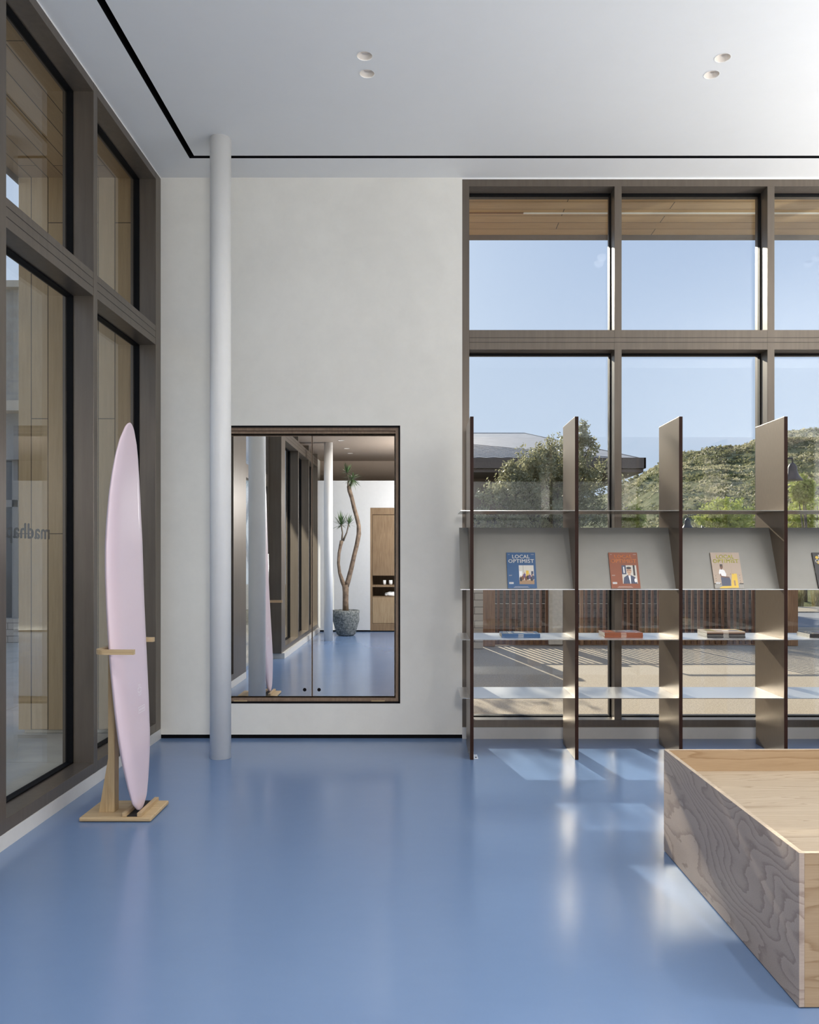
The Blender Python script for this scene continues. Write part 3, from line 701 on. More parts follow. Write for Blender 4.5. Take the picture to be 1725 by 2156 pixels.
# on display, leaning on the boards
dy = Vector((0, 6.318-6.128, 1.6986-1.242)).normalized()
def lean(x, skew=0.0):
    U = Vector((1, 0, 0)); V = dy.copy(); Wn = U.cross(V)
    o = Vector((x, 6.128, 1.2425))+Wn*(MTK+0.0012)
    if skew:
        R = Matrix.Rotation(skew, 3, Wn); U = R @ U; V = R @ V
    return Matrix(((U.x, V.x, Wn.x, o.x), (U.y, V.y, Wn.y, o.y), (U.z, V.z, Wn.z, o.z+abs(skew)*0.0), (0, 0, 0, 1)))
for kd, cv, tt, x, lb in (('blue', C_blue, T_wht, 0.635, 'blue magazine with white title standing on the display ledge'),
                      ('orange', C_oran, T_oran, 1.399, 'rust orange magazine with a portrait cover standing on the display ledge'),
                      ('tan', C_tan, T_yel, 2.161, 'tan magazine with seated figure and yellow chair on cover, on the display ledge'),
                      ('black', C_blk, T_wht, 2.925, 'black magazine cut by the right edge of the picture, on the display ledge')):
    magazine(kd, cv, tt, (x+MW/2, 6.12, 1.243), lean(x), lb)
# lying in stacks, spine towards the room
spines = [cmat('cover_white', (225, 220, 212)), C_blk, cmat('cover_grey', (90, 88, 86)), cmat('cover_brown', (96, 70, 52)), cmat('cover_pale', (200, 186, 176))]
def pile(kind, cov, tit, x0, n, desc, jit):
    first = None
    posn = {3: ['bottom', 'middle', 'top'], 4: ['bottom', 'second from bottom', 'third from bottom', 'top'], 5: ['bottom', 'second from bottom', 'middle', 'second from top', 'top']}[n]
    for i in range(n):
        z = 0.8763+i*(MTK+0.0003)+MTK
        # u axis -> +Y (spine u=0 at the front), v -> -X .. so that the title reads from the right
        M4 = Matrix(((0, -1, 0, x0+MH), (1, 0, 0, 6.178), (0, 0, 1, z), (0, 0, 0, 1)))
        lb = desc % posn[i]
        if i == 0 or kind == 'tan':
            c = cov if kind != 'tan' else [C_blk, spines[2], C_blk, spines[3], C_tan][i]
            t = magazine(kind, c, tit, (x0+MH/2, 6.28, z-MTK), M4, lb)
            first = t
            if i == 0: base = z-MTK
        else: t = dup(first, (x0+MH/2, 6.28, z-MTK), lb)
        t['group'] = 'magazines stacked on the middle shelf'
        t.rotation_euler = (0, 0, (random.random()-0.5)*0.012)
        t.location.x += (random.random()-0.5)*0.003; t.location.y += (random.random()-0.5)*0.003
pile('blue', C_blue, T_wht, 0.597, 3, 'flat blue magazine, %s of the stack below the blue display copy', 1)
pile('orange', C_oran, T_oran, 1.361, 4, 'flat rust orange magazine, %s of its stack on the middle shelf', 1)
pile('tan', C_tan, T_yel, 2.122, 5, 'flat magazine, %s of the mixed stack below the tan display copy', 1)
pile('black', C_blk, T_wht, 2.885, 3, 'flat black magazine, %s of the stack cut by the right picture edge', 1)

# ================================================================== SURFBOARD ON ITS STAND
SIL = [(890.2, 277.0, 279.0), (892.0, 272.8, 280.3), (896.0, 268.0, 281.8), (902.5, 263, 283.2), (931, 251, 288.4), (960, 243, 291), (1003, 235.2, 293.8), (1046, 229.5, 296), (1104, 226, 299), (1143.8, 224.3, 301.3),
       (1201, 224.3, 303.6), (1259, 226.3, 305.6), (1316, 229.4, 308.2), (1374, 232.9, 310.5), (1431, 238, 312.5), (1489, 243, 313.7), (1546, 250, 314), (1597, 259.3, 314), (1646, 270.3, 312.4), (1682.6, 280, 310.4), (1700, 289, 303), (1704.5, 292, 296)]
YC = 4.765
rows = []
for py, l, r in SIL:
    c = (l+r)/2; z = 1.5-(py-CY)*YC/F; x = -(CX-c)*YC/F
    s_ = min(1.0, (r-l)/78.0)
    half = 0.285*((r-l)/80.0)
    rows.append((z, x, half))
zz = np.array([q[0] for q in rows])[::-1]; xx = np.array([q[1] for q in rows])[::-1]; hh = np.array([q[2] for q in rows])[::-1]
z_lo, z_hi = zz[0], zz[-1]
# smooth centre-line (rocker) by a quadratic through the silhouette
pf = np.polyfit(zz[2:-2], xx[2:-2], 3)
def bd(z):
    u = (z-z_lo)/(z_hi-z_lo)
    return float(np.polyval(pf, z)), float(np.interp(z, zz, hh)), 0.066*max(0.0, min(1, u/0.16))**0.5*max(0.0, min(1, (1-u)/0.30))**0.6+0.004
def bsec(q): return 1.0-0.06*q if q < 0.60 else (0.964*(1-((q-0.60)/0.40)**1.9)**0.62)
def bsurf(z, y, lift=0.0):
    x, h, th = bd(z); q = min(1.0, abs(y-YC)/max(h, 1e-4))
    return Vector((x+th/2*bsec(q)+lift, y, z))
B = thing('surfboard', 'pale pink surfboard standing upright in a pale wooden stand', 'surfboard', (-1.64, YC, z_lo))
m = M(); NR, NS = 90, 36
zs = [z_lo+(z_hi-z_lo)*(0.5-0.5*math.cos(PI*i/(NR-1))) for i in range(NR)]
for z in zs:
    x, h, th = bd(z)
    if z == zs[0] or z == zs[-1]: h = min(h, 0.006); th = 0.004
    for j in range(NS):
        t = 2*PI*j/NS; c, s_ = math.cos(t), math.sin(t)
        yv = h*math.copysign(abs(c)**0.85, c); q = min(1, abs(yv)/max(h, 1e-5))
        xv = math.copysign(th/2*bsec(q), s_)
        m.v.append((x+xv, YC+yv, z))
for i in range(NR-1):
    for j in range(NS):
        l = (j+1) % NS; m.face((i*NS+j, i*NS+l, (i+1)*NS+l, (i+1)*NS+j), 0, True)
m.face(range(NS)); m.face([(NR-1)*NS+j for j in range(NS)][::-1])
m.build('board', MAT_surf, B)
m = M(); cz, cy = 0.715, 4.80
for p in range(6):
    t0 = p*PI/3
    n = len(m.v); pts = []
    for i in range(14):
        tt = 2*PI*i/14; rr = 0.017
        pts.append((cy+0.024*math.cos(t0)+0.012*math.cos(tt), cz+0.024*math.sin(t0)+0.012*math.sin(tt)))
    inn = [((a-cy-0.024*math.cos(t0))*0.72+cy+0.024*math.cos(t0), (b-cz-0.024*math.sin(t0))*0.72+cz+0.024*math.sin(t0)) for a, b in pts]
    for i in range(14):
        j = (i+1) % 14; m.poly([bsurf(b, a, 0.0006) for a, b in (pts[i], pts[j], inn[j], inn[i])])
m.build('flower_print', MAT_logo, B)
m = M(); y0, y1, z0, z1 = 4.755, 4.87, 0.585, 0.620
ring = [(y0, z0), (y1, z0), (y1, z1), (y0, z1)]; ri = [(y0+.004, z0+.004), (y1-.004, z0+.004), (y1-.004, z1-.004), (y0+.004, z1-.004)]
for i in range(4):
    j = (i+1) % 4; m.poly([bsurf(b, a, 0.0007) for a, b in (ring[i], ring[j], ri[j], ri[i])])
for i in range(5): m.poly([bsurf(b, a, 0.0007) for a, b in ((y0+.014+.02*i, z0+.011), (y0+.026+.02*i, z0+.011), (y0+.026+.02*i, z1-.011), (y0+.014+.02*i, z1-.011))])
m.build('label_print', MAT_logo, B)

ST = thing('surfboard_stand', 'pale pine stand with forked cradle holding the pink surfboard', 'stand', (-1.71, 4.8, 0))
m = M(); m.box(-1.915, -1.512, 4.640, 4.972, 0.004, 0.026, b=0.006); m.build('base', MAT_pine_x, ST)
m = M(); m.box(-1.79, -1.752, 4.740, 4.810, 0.026, 0.985, b=0.003); m.build('post', MAT_pine_v, ST)
m = M(); m.prism([(-1.790, 4.742, 0.026), (-1.842, 4.742, 0.026), (-1.790, 4.742, 0.33)], (0, 0.03, 0)); m.build('brace', MAT_pine_v, ST)
m = M(); m.box(-1.680, -1.655, 4.655, 4.965, 0.026, 0.048, b=0.002); m.build('tail_strip', MAT_pine_y, ST)
m = M(); m.box(-1.595, -1.570, 4.655, 4.965, 0.026, 0.048, b=0.002); m.build('tail_strip', MAT_pine_y, ST)
m = M(); m.box(-1.654, -1.596, 4.66, 4.96, 0.026, 0.0285); m.build('pad', MAT_pad, ST)
# fork: a flat curved hook round each rail, joined behind the board
def hook(ya, sgn, xtip, name):
    # outline in XY at height z, hook wraps from behind the board round the rail at y=ya to the deck side
    z0, z1 = 0.966, 0.984; xb0, xb1 = -1.752, -1.725
    out_, inn = [], []
    R, r = 0.062, 0.036; xc = -1.69
    for i in range(9):
        t = PI+PI/2*i/8*1.0
        out_.append((xc+R*math.cos(t), ya+sgn*(-R*math.sin(t))*-1)); inn.append((xc+r*math.cos(t), ya+sgn*(-r*math.sin(t))*-1))
    return out_, inn
m = M(); z0, th = 0.962, 0.026
def arm(ya, sgn, xtip):
    R, r, xc = 0.062, 0.032, -1.690
    o_, i_ = [], []
    o_.append((xc-R, 4.775)); i_.append((xc-r, 4.775))
    for i in range(9):
        t = (PI/2)*i/8
        o_.append((xc-R*math.cos(t), ya+sgn*R*math.sin(t))); i_.append((xc-r*math.cos(t), ya+sgn*r*math.sin(t)))
    o_.append((xtip, ya+sgn*R)); i_.append((xtip, ya+sgn*r))
    for k_ in range(len(o_)-1):
        pts = [(o_[k_][0], o_[k_][1], z0), (o_[k_+1][0], o_[k_+1][1], z0), (i_[k_+1][0], i_[k_+1][1], z0), (i_[k_][0], i_[k_][1], z0)]
        m.prism(pts, (0, 0, th))
m = M(); arm(4.485, -1, -1.535); m.build('cradle_arm', MAT_pine_x, ST)
m = M(); arm(5.045, 1, -1.640); m.build('cradle_arm', MAT_pine_x, ST)

# ================================================================== PLYWOOD PLATFORM
ang = math.radians(0.86)
x0, y0, L_, D_, H_ = 1.2455, 2.741, 2.0, 1.456, 0.513
PT = thing('plywood_platform', 'large open-topped plywood display platform at lower right', 'platform', (x0, y0, 0), 0)
tk, dp = 0.018, 0.107
def pbox(nm, mt, *a, **kw):
    m = M(); q = list(a); q = [q[0]+x0, q[1]+x0, q[2]+y0, q[3]+y0, q[4], q[5]]; m.box(*q, b=kw.get('b', 0.0012)); return m.build(nm, mt, PT)
pbox('side_panel', MAT_ply_side, 0, tk, 0.0, D_, 0.004, H_-0.0008)
pbox('side_panel', MAT_ply_side, L_-tk, L_, 0.0, D_, 0.004, H_-0.0008)
pbox('front_panel', MAT_ply_front, tk, L_-tk, 0.0, tk, 0.004, H_-0.0008)
pbox('back_panel', MAT_ply_front, tk, L_-tk, D_-tk, D_, 0.004, H_-0.0008)
pbox('tray_floor', MAT_ply_top, tk, L_-tk, tk, D_-tk, H_-dp-0.018, H_-dp)
m = M()
for q in ((0, tk, 0, D_), (L_-tk, L_, 0, D_), (tk, L_-tk, 0, tk), (tk, L_-tk, D_-tk, D_)): m.box(q[0]+x0, q[1]+x0, q[2]+y0, q[3]+y0, H_-0.0008, H_)
m.build('ply_rim', MAT_ply_edge, PT)
m = M()
for q in ((0.02, 0.03, 0.02, D_-0.02), (0.02, L_-0.02, 0.02, 0.03)): m.box(q[0]+x0, q[1]+x0, q[2]+y0, q[3]+y0, 0, 0.004)
m.build('plinth', MAT_black, PT)
PT.rotation_euler = (0, 0, ang)

# ================================================================== SEEN IN THE MIRROR: cabinet, plant
CB = thing('display_cabinet', 'tall oak display cabinet set in the partition, seen in the mirror', 'cabinet', (-0.3, YP-0.1, 0))
yb0, yb1 = YP-0.45, YP-0.01
m = M(); m.box(CX0, CX0+0.04, yb0+0.02, yb1, 0.02, CZ1-0.13); m.box(CX1-0.04, CX1, yb0+0.02, yb1, 0.02, CZ1-0.13); m.box(CX0, CX1, yb0, yb1, CZ1-0.13, CZ1); m.box(CX0, CX1, yb0, yb0+0.02, 0.02, CZ1-0.13)
m.box(CX0+0.04, CX1-0.04, yb0+0.02, yb1, 0.02, 0.16); m.build('carcass', MAT_cab, CB)
m = M(); m.box(CX0+0.045, CX1-0.045, yb1-0.02, yb1, 0.165, 0.66); m.build('lower_door', pine('door_ply', (0.38, 0.28, 0.17), (0.28, 0.19, 0.11), 2), CB)
m = M(); m.box(CX0+0.045, CX1-0.045, yb1-0.03, yb1-0.01, 1.08, CZ1-0.14); m.build('upper_door', MAT_cab, CB)
m = M(); m.box(CX0+0.04, CX1-0.04, yb0+0.02, yb1, 0.66, 0.68); m.box(CX0+0.04, CX1-0.04, yb0+0.02, yb1, 0.86, 0.90); m.build('shelf', MAT_cab, CB)
for x, r, lb in ((-0.72, 0.03, 'small white cup on the cabinet shelf seen in the mirror, nearer the plant'), (-0.60, 0.035, 'small white cup on the cabinet shelf seen in the mirror, farther from the plant')):
    m = M(); m.lathe(x, YP-0.12, [(r*0.8, 0.902), (r, 0.93), (r, 0.99)], 16); m.build('cup', MAT_white, None, lb, 'cup', 'cups on the cabinet shelf')
m = M(); bm = bmesh.new(); bmesh.ops.create_icosphere(bm, subdivisions=3, radius=1)
for v in bm.verts:
    d = 1+0.35*noise.noise(v.co*2.1); v.co = Vector((-0.60+v.co.x*0.11*d, YP-0.15+v.co.y*0.07*d, 0.715+v.co.z*0.055*d))
    v.co.z = max(v.co.z, 0.682)
m.add_bm(bm, 0, True); m.build('shell', MAT_white, None, 'white shell lying on the lower cabinet shelf seen in the mirror', 'shell')

PCX, PCY = -1.387, -1.66
PL = thing('potted_plant', 'bare-trunked plant with spiky leaf tufts in a rough stone pot, seen in the mirror', 'plant', (PCX, PCY, 0))
m = M(); m.lathe(PCX, PCY, [(0.13, 0.0), (0.17, 0.03), (0.20, 0.14), (0.235, 0.28), (0.25, 0.40), (0.245, 0.465), (0.215, 0.47), (0.205, 0.40)], 40, 0, 0.10); m.build('pot', MAT_pot, PL)
m = M(); m.lathe(PCX, PCY, [(0.19, 0.40), (0.20, 0.43)], 24); m.build('soil', MAT_soil, PL)
def zp(zx, zy, dy=0.0): return Vector((PCX+(zx-911)*0.00255, PCY+dy, 1.5-(870+zy/3.4214-1166)*0.008726))
m = M(); m.tube([zp(908, 1440), zp(907, 1350), zp(908, 1290), zp(906, 1235)], [0.058, 0.052, 0.055, 0.062], 14); m.build('trunk', MAT_trunk, PL)
m = M(); m.tube([zp(908, 1260), zp(925, 1210), zp(948, 1120), zp(968, 1030), zp(988, 950), zp(1003, 870), zp(1002, 810), zp(988, 750), zp(968, 680), zp(952, 610), zp(936, 560), zp(930, 525)], [0.05, 0.046, 0.042, 0.040, 0.040, 0.042, 0.038, 0.038, 0.037, 0.036, 0.04, 0.036], 14); m.build('branch', MAT_trunk, PL)
m = M(); m.tube([zp(906, 1262), zp(886, 1215), zp(864, 1150), zp(856, 1080), zp(860, 1010), zp(870, 960), zp(880, 918)], [0.045, 0.040, 0.030, 0.028, 0.028, 0.030, 0.036], 12); m.build('branch', MAT_trunk, PL)
def tuft(c, n, ln, up=0.3, wd=0.012, seed=0):
    rr = random.Random(seed); m = M()
    for i in range(n):
        az = rr.uniform(0, 2*PI); el = rr.uniform(-0.35, 1.35) if up > 0 else rr.uniform(-1.1, 0.6)
        d = Vector((math.cos(az)*math.cos(el), math.sin(az)*math.cos(el), math.sin(el))); l = ln*rr.uniform(0.6, 1.1)
        sd_ = d.cross(Vector((0, 0, 1))).normalized() if abs(d.z) < 0.98 else Vector((1, 0, 0))
        p = c.copy(); pts = []
        for q in range(5):
            u = q/4; wq = wd*(1-u)**0.6*(0.5+u*0.9 if u < 0.5 else 1)
            pts.append((p-sd_*wq, p+sd_*wq)); p = p+d*(l/4); d = (d+Vector((0, 0, -0.16*u))).normalized()
        for q in range(4): m.poly([pts[q][0], pts[q][1], pts[q+1][1], pts[q+1][0]])
    return m
for i, (zx, zy, n, ln, up, bx_, by_) in enumerate(((876, 805, 75, 0.27, 1, 882, 918), (930, 800, 40, 0.21, 1, 890, 920), (918, 430, 45, 0.20, 1, 926, 525), (958, 470, 70, 0.25, 0, 938, 525))):
    c = zp(zx, zy)
    m = tuft(c, n, ln, up, 0.011, i); m.build('leaf_tuft', MAT_dracaena, PL)
    m = M(); m.tube([zp(bx_, by_), (zp(bx_, by_)+c)/2+Vector((0.015, 0, 0)), c], [0.02, 0.013, 0.012], 8); m.build('stem', MAT_bark, PL)

# ================================================================== OUTSIDE: soffits, wing wall
m = M(); m.box(-3.37, 7.9, 6.97, 8.2, 4.646, 4.72); m.build('trim_2', MAT_soffit_x, kind='structure')
m = M(); m.box(-3.37, -2.32, YB-0.3, 6.97, 4.646, 4.72); m.build('trim_3', MAT_soffit_y, kind='structure')
m = M(); m.box(-3.37, 7.9, 8.2, 8.22, 4.60, 4.95); m.box(-3.39, -3.37, YB-0.3, 8.22, 4.60, 4.95); m.build('trim_4', MAT_fascia, kind='structure')
LS = thing('soffit_light_strip', 'long pale linear light set in the wooden soffit outside the window', 'light', (3.0, 7.67, 4.64))
m = M(); m.box(0.94, 7.0, 7.655, 7.685, 4.640, 4.646); m.build('diffuser', plain('diffuser_acrylic', (0.75, 0.72, 0.66), 0.4), LS)
m = M(); m.box(-2.3, 0.94, 7.655, 7.685, 4.6435, 4.646); m.build('groove', plain('groove_wood', (0.22, 0.11, 0.05), 0.7), LS)
m = M(); m.box(-3.37, -2.32, 6.95, 7.15, 0.03, 4.646); m.build('wall_outer', MAT_wing, kind='structure')
m = M(); m.box(-3.33, -2.32, 6.97, 7.13, 0.0, 0.03); m.build('trim_5', MAT_conc, kind='structure')
m = M(); m.box(-2.32, 0.33, 6.95, 7.15, 0.0, 4.646); m.build('wall_exterior', MAT_wing, kind='structure')

# ground
m = M(); m.box(-0.4, 9.0, 7.45, 16.5, -0.10, -0.005); m.build('ground_aggregate_paving', MAT_agg, kind='structure')
m = M(); m.box(-2.33, 9.0, 6.93, 7.45, -0.10, -0.002)
m.build('ground_concrete_kerb', MAT_conc, kind='structure')
m = M()
for i in range(4):
    for j in range(10):
        m.box(-9+i*1.67+0.0, -9+i*1.67+1.662, -4+j*2.0, -4+j*2.0+1.992, -0.10, -0.004)
m.build('ground_concrete_paving', MAT_conc, kind='structure')
m = M(); m.box(-60, 60, -30, 140, -0.2, -0.104); m.build('ground_soil', MAT_soil, kind='structure')
m = M(); m.box(-2.33, -0.4, 7.45, 16.5, -0.10, -0.0045); m.build('ground_side_paving', MAT_agg, kind='structure')
m = M(); m.box(-8, 60, 17.0, 21.6, -0.104, -0.03); m.build('ground_road', MAT_conc2, kind='structure')
m = M(); m.box(-8, 60, 21.6, 23.6, -0.104, 0.0); m.box(5.9, 60, 16.5, 17.0, -0.104, 0.0); m.box(9.0, 60, 7.0, 16.5, -0.104, -0.006); m.build('ground_footpath', MAT_agg, kind='structure')

# slatted fence with posts; beige block wall at its left
FY = 13.67
FN = thing('slatted_fence', 'reddish-brown vertical slat fence across the courtyard', 'fence', (3.4, FY, 0))
m = M(); m.box(0.99, 1.19, FY-0.22, FY-0.02, 0, 1.55, b=0.004); m.build('post', MAT_post, FN)
m = M(); m.box(5.98, 6.14, FY-0.12, FY+0.04, 0, 1.55, b=0.004); m.build('post', MAT_post, FN)
for k_, (a, b, tz) in enumerate(((1.21, 2.65, 0.97), (2.65, 4.1, 0.97), (4.1, 5.55, 1.40))):
    m = M(); x = a+0.03; i = 0
    while x < b-0.03:
        m.box(x, x+0.040, FY-0.05+0.0, FY-0.01, 0.02, tz); x += 0.099; i += 1
    m.build('slat_panel', MAT_slat, FN)
m = M(); m.box(2.65, 5.98, FY-0.06, FY+0.01, 1.40, 1.44); m.box(2.65, 4.1, FY-0.06, FY+0.01, 0.97, 1.0); m.box(1.19, 5.98, FY-0.008, FY+0.01, 0.0, 0.08); m.box(2.60, 2.65, FY-0.06, FY+0.01, 0.0, 1.44); m.box(1.19, 2.60, FY-0.06, FY+0.01, 0.97, 1.0); m.build('top_rail', MAT_post, FN)
m = M(); m.box(1.25, 5.9, FY+0.95, FY+1.05, -0.02, 0.62); m.build('low_brick_wall', MAT_brickdk, None, 'knee-high brown brick wall directly behind the slatted fence', 'wall')
m = M(); m.box(1.0, 6.6, 16.30, 16.46, -0.02, 1.25); m.build('garden_wall', MAT_brickdk, None, 'taller brown brick wall farther behind the slatted fence', 'wall')
m = M(); m.box(-4.5, 0.97, FY-0.55, FY-0.25, 0, 1.72); m.build('block_wall', MAT_block, None, 'beige block wall at the left end of the slatted fence', 'wall')
m = M(); m.box(2.07, 2.30, FY-0.14, FY-0.06, 0.02, 1.05, b=0.01); m.build('plaster_pier', plain('pier_plaster', (0.55, 0.50, 0.42), 0.9, var=0.1), None, 'pale narrow pier standing against the slatted fence', 'pier')

# opposite house with hipped metal roof
HB = thing('house', 'low house with grey hipped metal roof across the courtyard', 'house', (0, 28, 0))
m = M(); ez, rz_ = 4.47, 6.29
Re, Le = 6.94, -17.0; yf, yk, yr = 26.0, 40.0, 33.0; rx = 4.09; lx = -14.0
F0, F1, F2, F3 = (Le, yf, ez), (Re, yf, ez), (Re, yk, ez), (Le, yk, ez); R0, R1 = (lx, yr, rz_), (rx, yr, rz_)
m.poly([F0, F1, R1, R0]); m.poly([F1, F2, R1]); m.poly([F2, F3, R0, R1]); m.poly([F3, F0, R0])
# seams run up the slope
def seam(p, q):
    p, q = Vector(p), Vector(q); d = (q-p).normalized(); s_ = d.cross(Vector((0, 0, 1))).normalized()*0.024; u = Vector((0, 0, 0.012))
    m.prism([p-s_, p+s_, p+s_+u, p-s_+u], q-p)
m.build('roof', MAT_roof, HB); m = M()
sdx, sdy = -0.80, 0.60
x = -6.0
while x < Re-0.2:
    t = (yr-yf)/sdy
    if x > rx: t = min(t, 0.985*(Re-x)/(0.4071*sdy+sdx)) if 0.4071*sdy+sdx > 0 else t
    seam((x, yf, ez), (x+sdx*t, yf+sdy*t, ez+(rz_-ez)*(sdy*t/(yr-yf)))); x += 0.46
seam(F1, R1); seam(R0, R1)
m.build('roof_seams', plain('seam_metal', (0.12, 0.11, 0.10), 0.6), HB)
m = M(); m.box(Le-0.1, Re+0.06, yf-0.08, yf, ez-0.30, ez+0.03); m.box(Re, Re+0.06, yf-0.08, yk, ez-0.30, ez+0.03); m.build('fascia', MAT_fascia, HB)
m = M(); m.box(Le, Re, yf, yk, ez-0.42, ez-0.32); m.build('eave_soffit', MAT_fascia, HB)
m = M(); m.box(-9, 5.4, 28.2, 38, -0.1, ez-0.42); m.build('wall', plain('house_stucco', (0.20, 0.15, 0.115), 0.85, var=0.1), HB)
m = M(); m.box(0.4, 2.55, 28.12, 28.2, 0.6, 2.9); m.box(3.2, 5.0, 28.12, 28.2, 0.6, 2.9); wn_ = m.build('window', MAT_darkglass, HB)
m = M()
for xx_ in (0.4, 1.45, 2.5, 3.2, 4.1, 4.95): m.box(xx_, xx_+0.07, 28.08, 28.12, 0.6, 2.9)
m.box(0.4, 2.57, 28.08, 28.12, 2.85, 2.93); m.box(3.2, 5.02, 28.08, 28.12, 2.85, 2.93); m.build('window_bars', MAT_lampmetal, wn_)

# stone shop across the way, seen at the far left
SB = thing('stone_building', 'stone-faced building beyond the left window', 'building', (-9, 16, 0))
m = M(); m.box(-13, -5.9, 14.0, 20, 4.05, 5.95); m.build('stone_wall', MAT_stone, SB)
m = M(); m.box(-13.1, -5.8, 13.85, 20, 5.95, 6.06); m.box(-13.1, -5.8, 13.8, 20, 3.88, 4.05); m.build('coping', MAT_conc, SB)
m = M(); m.box(-13, -5.9, 14.1, 20, 3.1, 3.88); m.build('grey_band', plain('band_render', (0.30, 0.29, 0.27), 0.8), SB)
m = M(); m.box(-13, -5.9, 14.3, 14.4, 0.4, 3.1); m.build('shop_window', MAT_darkglass, SB)
m = M()
for xx_ in (-12.9, -10.5, -8.6, -7.0, -6.0): m.box(xx_, xx_+0.1, 14.2, 14.3, 0.0, 3.1)
m.box(-13, -5.9, 14.2, 14.3, 2.3, 2.42); m.build('window_frame', plain('shop_frame', (0.25, 0.24, 0.22), 0.6), SB)
m = M(); m.box(-13, -5.9, 14.05, 14.35, 0, 0.4); m.build('plinth', MAT_block, SB)

# gooseneck lamps on poles
def lamp(px_, Y, zb, dia, armdir, label):
    X = (px_-CX)*Y/F
    t = thing('street_lamp', label, 'street lamp', (X+armdir, Y, 0))
    s_ = dia/0.5
    m = M(); m.lathe(X, Y, [(0.25*s_, zb), (0.245*s_, zb+0.02*s_), (0.18*s_, zb+0.10*s_), (0.13*s_, zb+0.19*s_), (0.115*s_, zb+0.25*s_), (0.11*s_, zb+0.34*s_), (0.075*s_, zb+0.41*s_), (0.03*s_, zb+0.45*s_)], 28); m.build('shade', MAT_lampmetal, t)
    top = zb+0.56*s_
    m = M(); m.tube([(X, Y, zb+0.43*s_), (X, Y, top), (X+armdir, Y, top)], 0.022*s_, 8); m.build('arm', MAT_lampmetal, t)
    m = M(); m.tube([(X+armdir, Y, 0), (X+armdir, Y, top+0.12)], [0.05*s_, 0.04*s_], 12); m.build('pole', MAT_lampmetal, t)
lamp(1669, 21.0, 3.35, 0.50, -0.34, 'dark bell-shaped street lamp before the hill, right of the last upright')
lamp(1448, 29.5, 2.36, 0.46, 0.54, 'small dark street lamp just above the display board below the hill')

# ================================================================== VEGETATION
def leaf_cloud(P_, size, stretch=2.2, nrm=None, seed=0):
    """one mesh of small leaf quads at points P_"""
    r = np.random.default_rng(seed); n = len(P_)
    a = r.normal(size=(n, 3)); a /= np.linalg.norm(a, axis=1)[:, None]
    b = r.normal(size=(n, 3)); b -= a*(a*b).sum(1)[:, None]; b /= np.linalg.norm(b, axis=1)[:, None]
    s_ = size*r.uniform(0.6, 1.3, (n, 1))
    V = np.empty((n, 4, 3)); V[:, 0] = P_-a*s_*stretch/2; V[:, 1] = P_+b*s_/2; V[:, 2] = P_+a*s_*stretch/2; V[:, 3] = P_-b*s_/2
    return V.reshape(-1, 3)
def cloud_obj(V, name, mat, parent=None, **kw):
    n = len(V)//4; off = np.array(WL[parent.name]) if parent else np.zeros(3)
    me = bpy.data.meshes.new(name); me.from_pydata((V-off).tolist(), [], (np.arange(n*4).reshape(n, 4)).tolist()); me.materials.append(mat); me.update()
    o = bpy.data.objects.new(name, me); COL.objects.link(o)
    if parent: o.parent = parent
    WL[o.name] = Vector(off.tolist()); return tag(o, **kw)
def tree(name, label, x, y, blobs, nleaf, size, mat, trunk_h, seed=0, lean_=0.0):
    t = thing(name, label, 'tree' if 'tree' in name else 'shrub', (x, y, 0)); r = np.random.default_rng(seed)
    vol = np.array([b[3]*b[4]*b[5] for b in blobs]); vol = vol/vol.sum(); Ps = []
    m = M(); hub = Vector((x, y, trunk_h)); m.tube([(x, y, -0.1), (x+lean_*0.5, y, trunk_h*0.5), hub], [0.07, 0.06, 0.05], 10)
    for (bx_, by_, bz_, rx_, ry_, rz__), v in zip(blobs, vol):
        c = np.array((bx_, by_, bz_)); n = max(int(nleaf*0.022), int(nleaf*v))
        # twigs: leaves gather along sprays
        ns = max(4, n//26); d = r.normal(size=(ns, 3)); d /= np.linalg.norm(d, axis=1)[:, None]; rad = r.uniform(0.25, 1, ns)**0.5
        tips = c+d*rad[:, None]*np.array((rx_, ry_, rz__))
        for tp in tips:
            k_ = 26; u = r.uniform(0, 1, k_)[:, None]; dirn = (tp-c); dirn = dirn/(np.linalg.norm(dirn)+1e-6)+np.array((0, 0, 0.7)); dirn /= np.linalg.norm(dirn)
            Ps.append(tp+dirn*(u-0.5)*0.45*min(1, rx_/0.6)+r.normal(size=(k_, 3))*0.05)
        m.tube([hub, (hub+Vector(c))/2+Vector((0.05, 0, 0.05)), Vector(c)], [0.035, 0.025, 0.012], 6)
        for tp in tips[::5]: m.tube([Vector(c), Vector(tp)], [0.012, 0.005], 4)
    m.build('trunk', MAT_bark, t)
    cloud_obj(leaf_cloud(np.vstack(Ps), size, 2.4, seed=seed), 'foliage', mat, t)
    return t
k17 = 23/F
def bl(px_, py_, rp, rq=None, Y=23.0): kk = Y/F; return ((px_-CX)*kk, Y+random.uniform(-0.4, 0.4), 1.5-(py_-CY)*kk, rp*kk, rp*kk, (rq or rp)*kk)
tree('courtyard_tree', 'small grey-green leafy tree in front of the metal-roofed house', (1150-CX)*k17, 23.0,
     [bl(1150, 1030, 95, 62), bl(1085, 1045, 65, 45), bl(1215, 1030, 62, 70), bl(1120, 985, 45, 40), bl(1160, 985, 50, 45), bl(1228, 935, 20, 45), bl(1240, 980, 30, 40), bl(1035, 1045, 28, 28), bl(1050, 1090, 60, 30), bl(1150, 1090, 100, 30), bl(1250, 1080, 40, 40), bl(1300, 1050, 14, 50), bl(1155, 950, 20, 26), bl(1228, 912, 14, 26), bl(1240, 945, 18, 28), bl(1080, 985, 14, 26), bl(1100, 1000, 40, 40), bl(1190, 960, 40, 40)],
     26000, 0.040, MAT_olive, 1.6, 3)
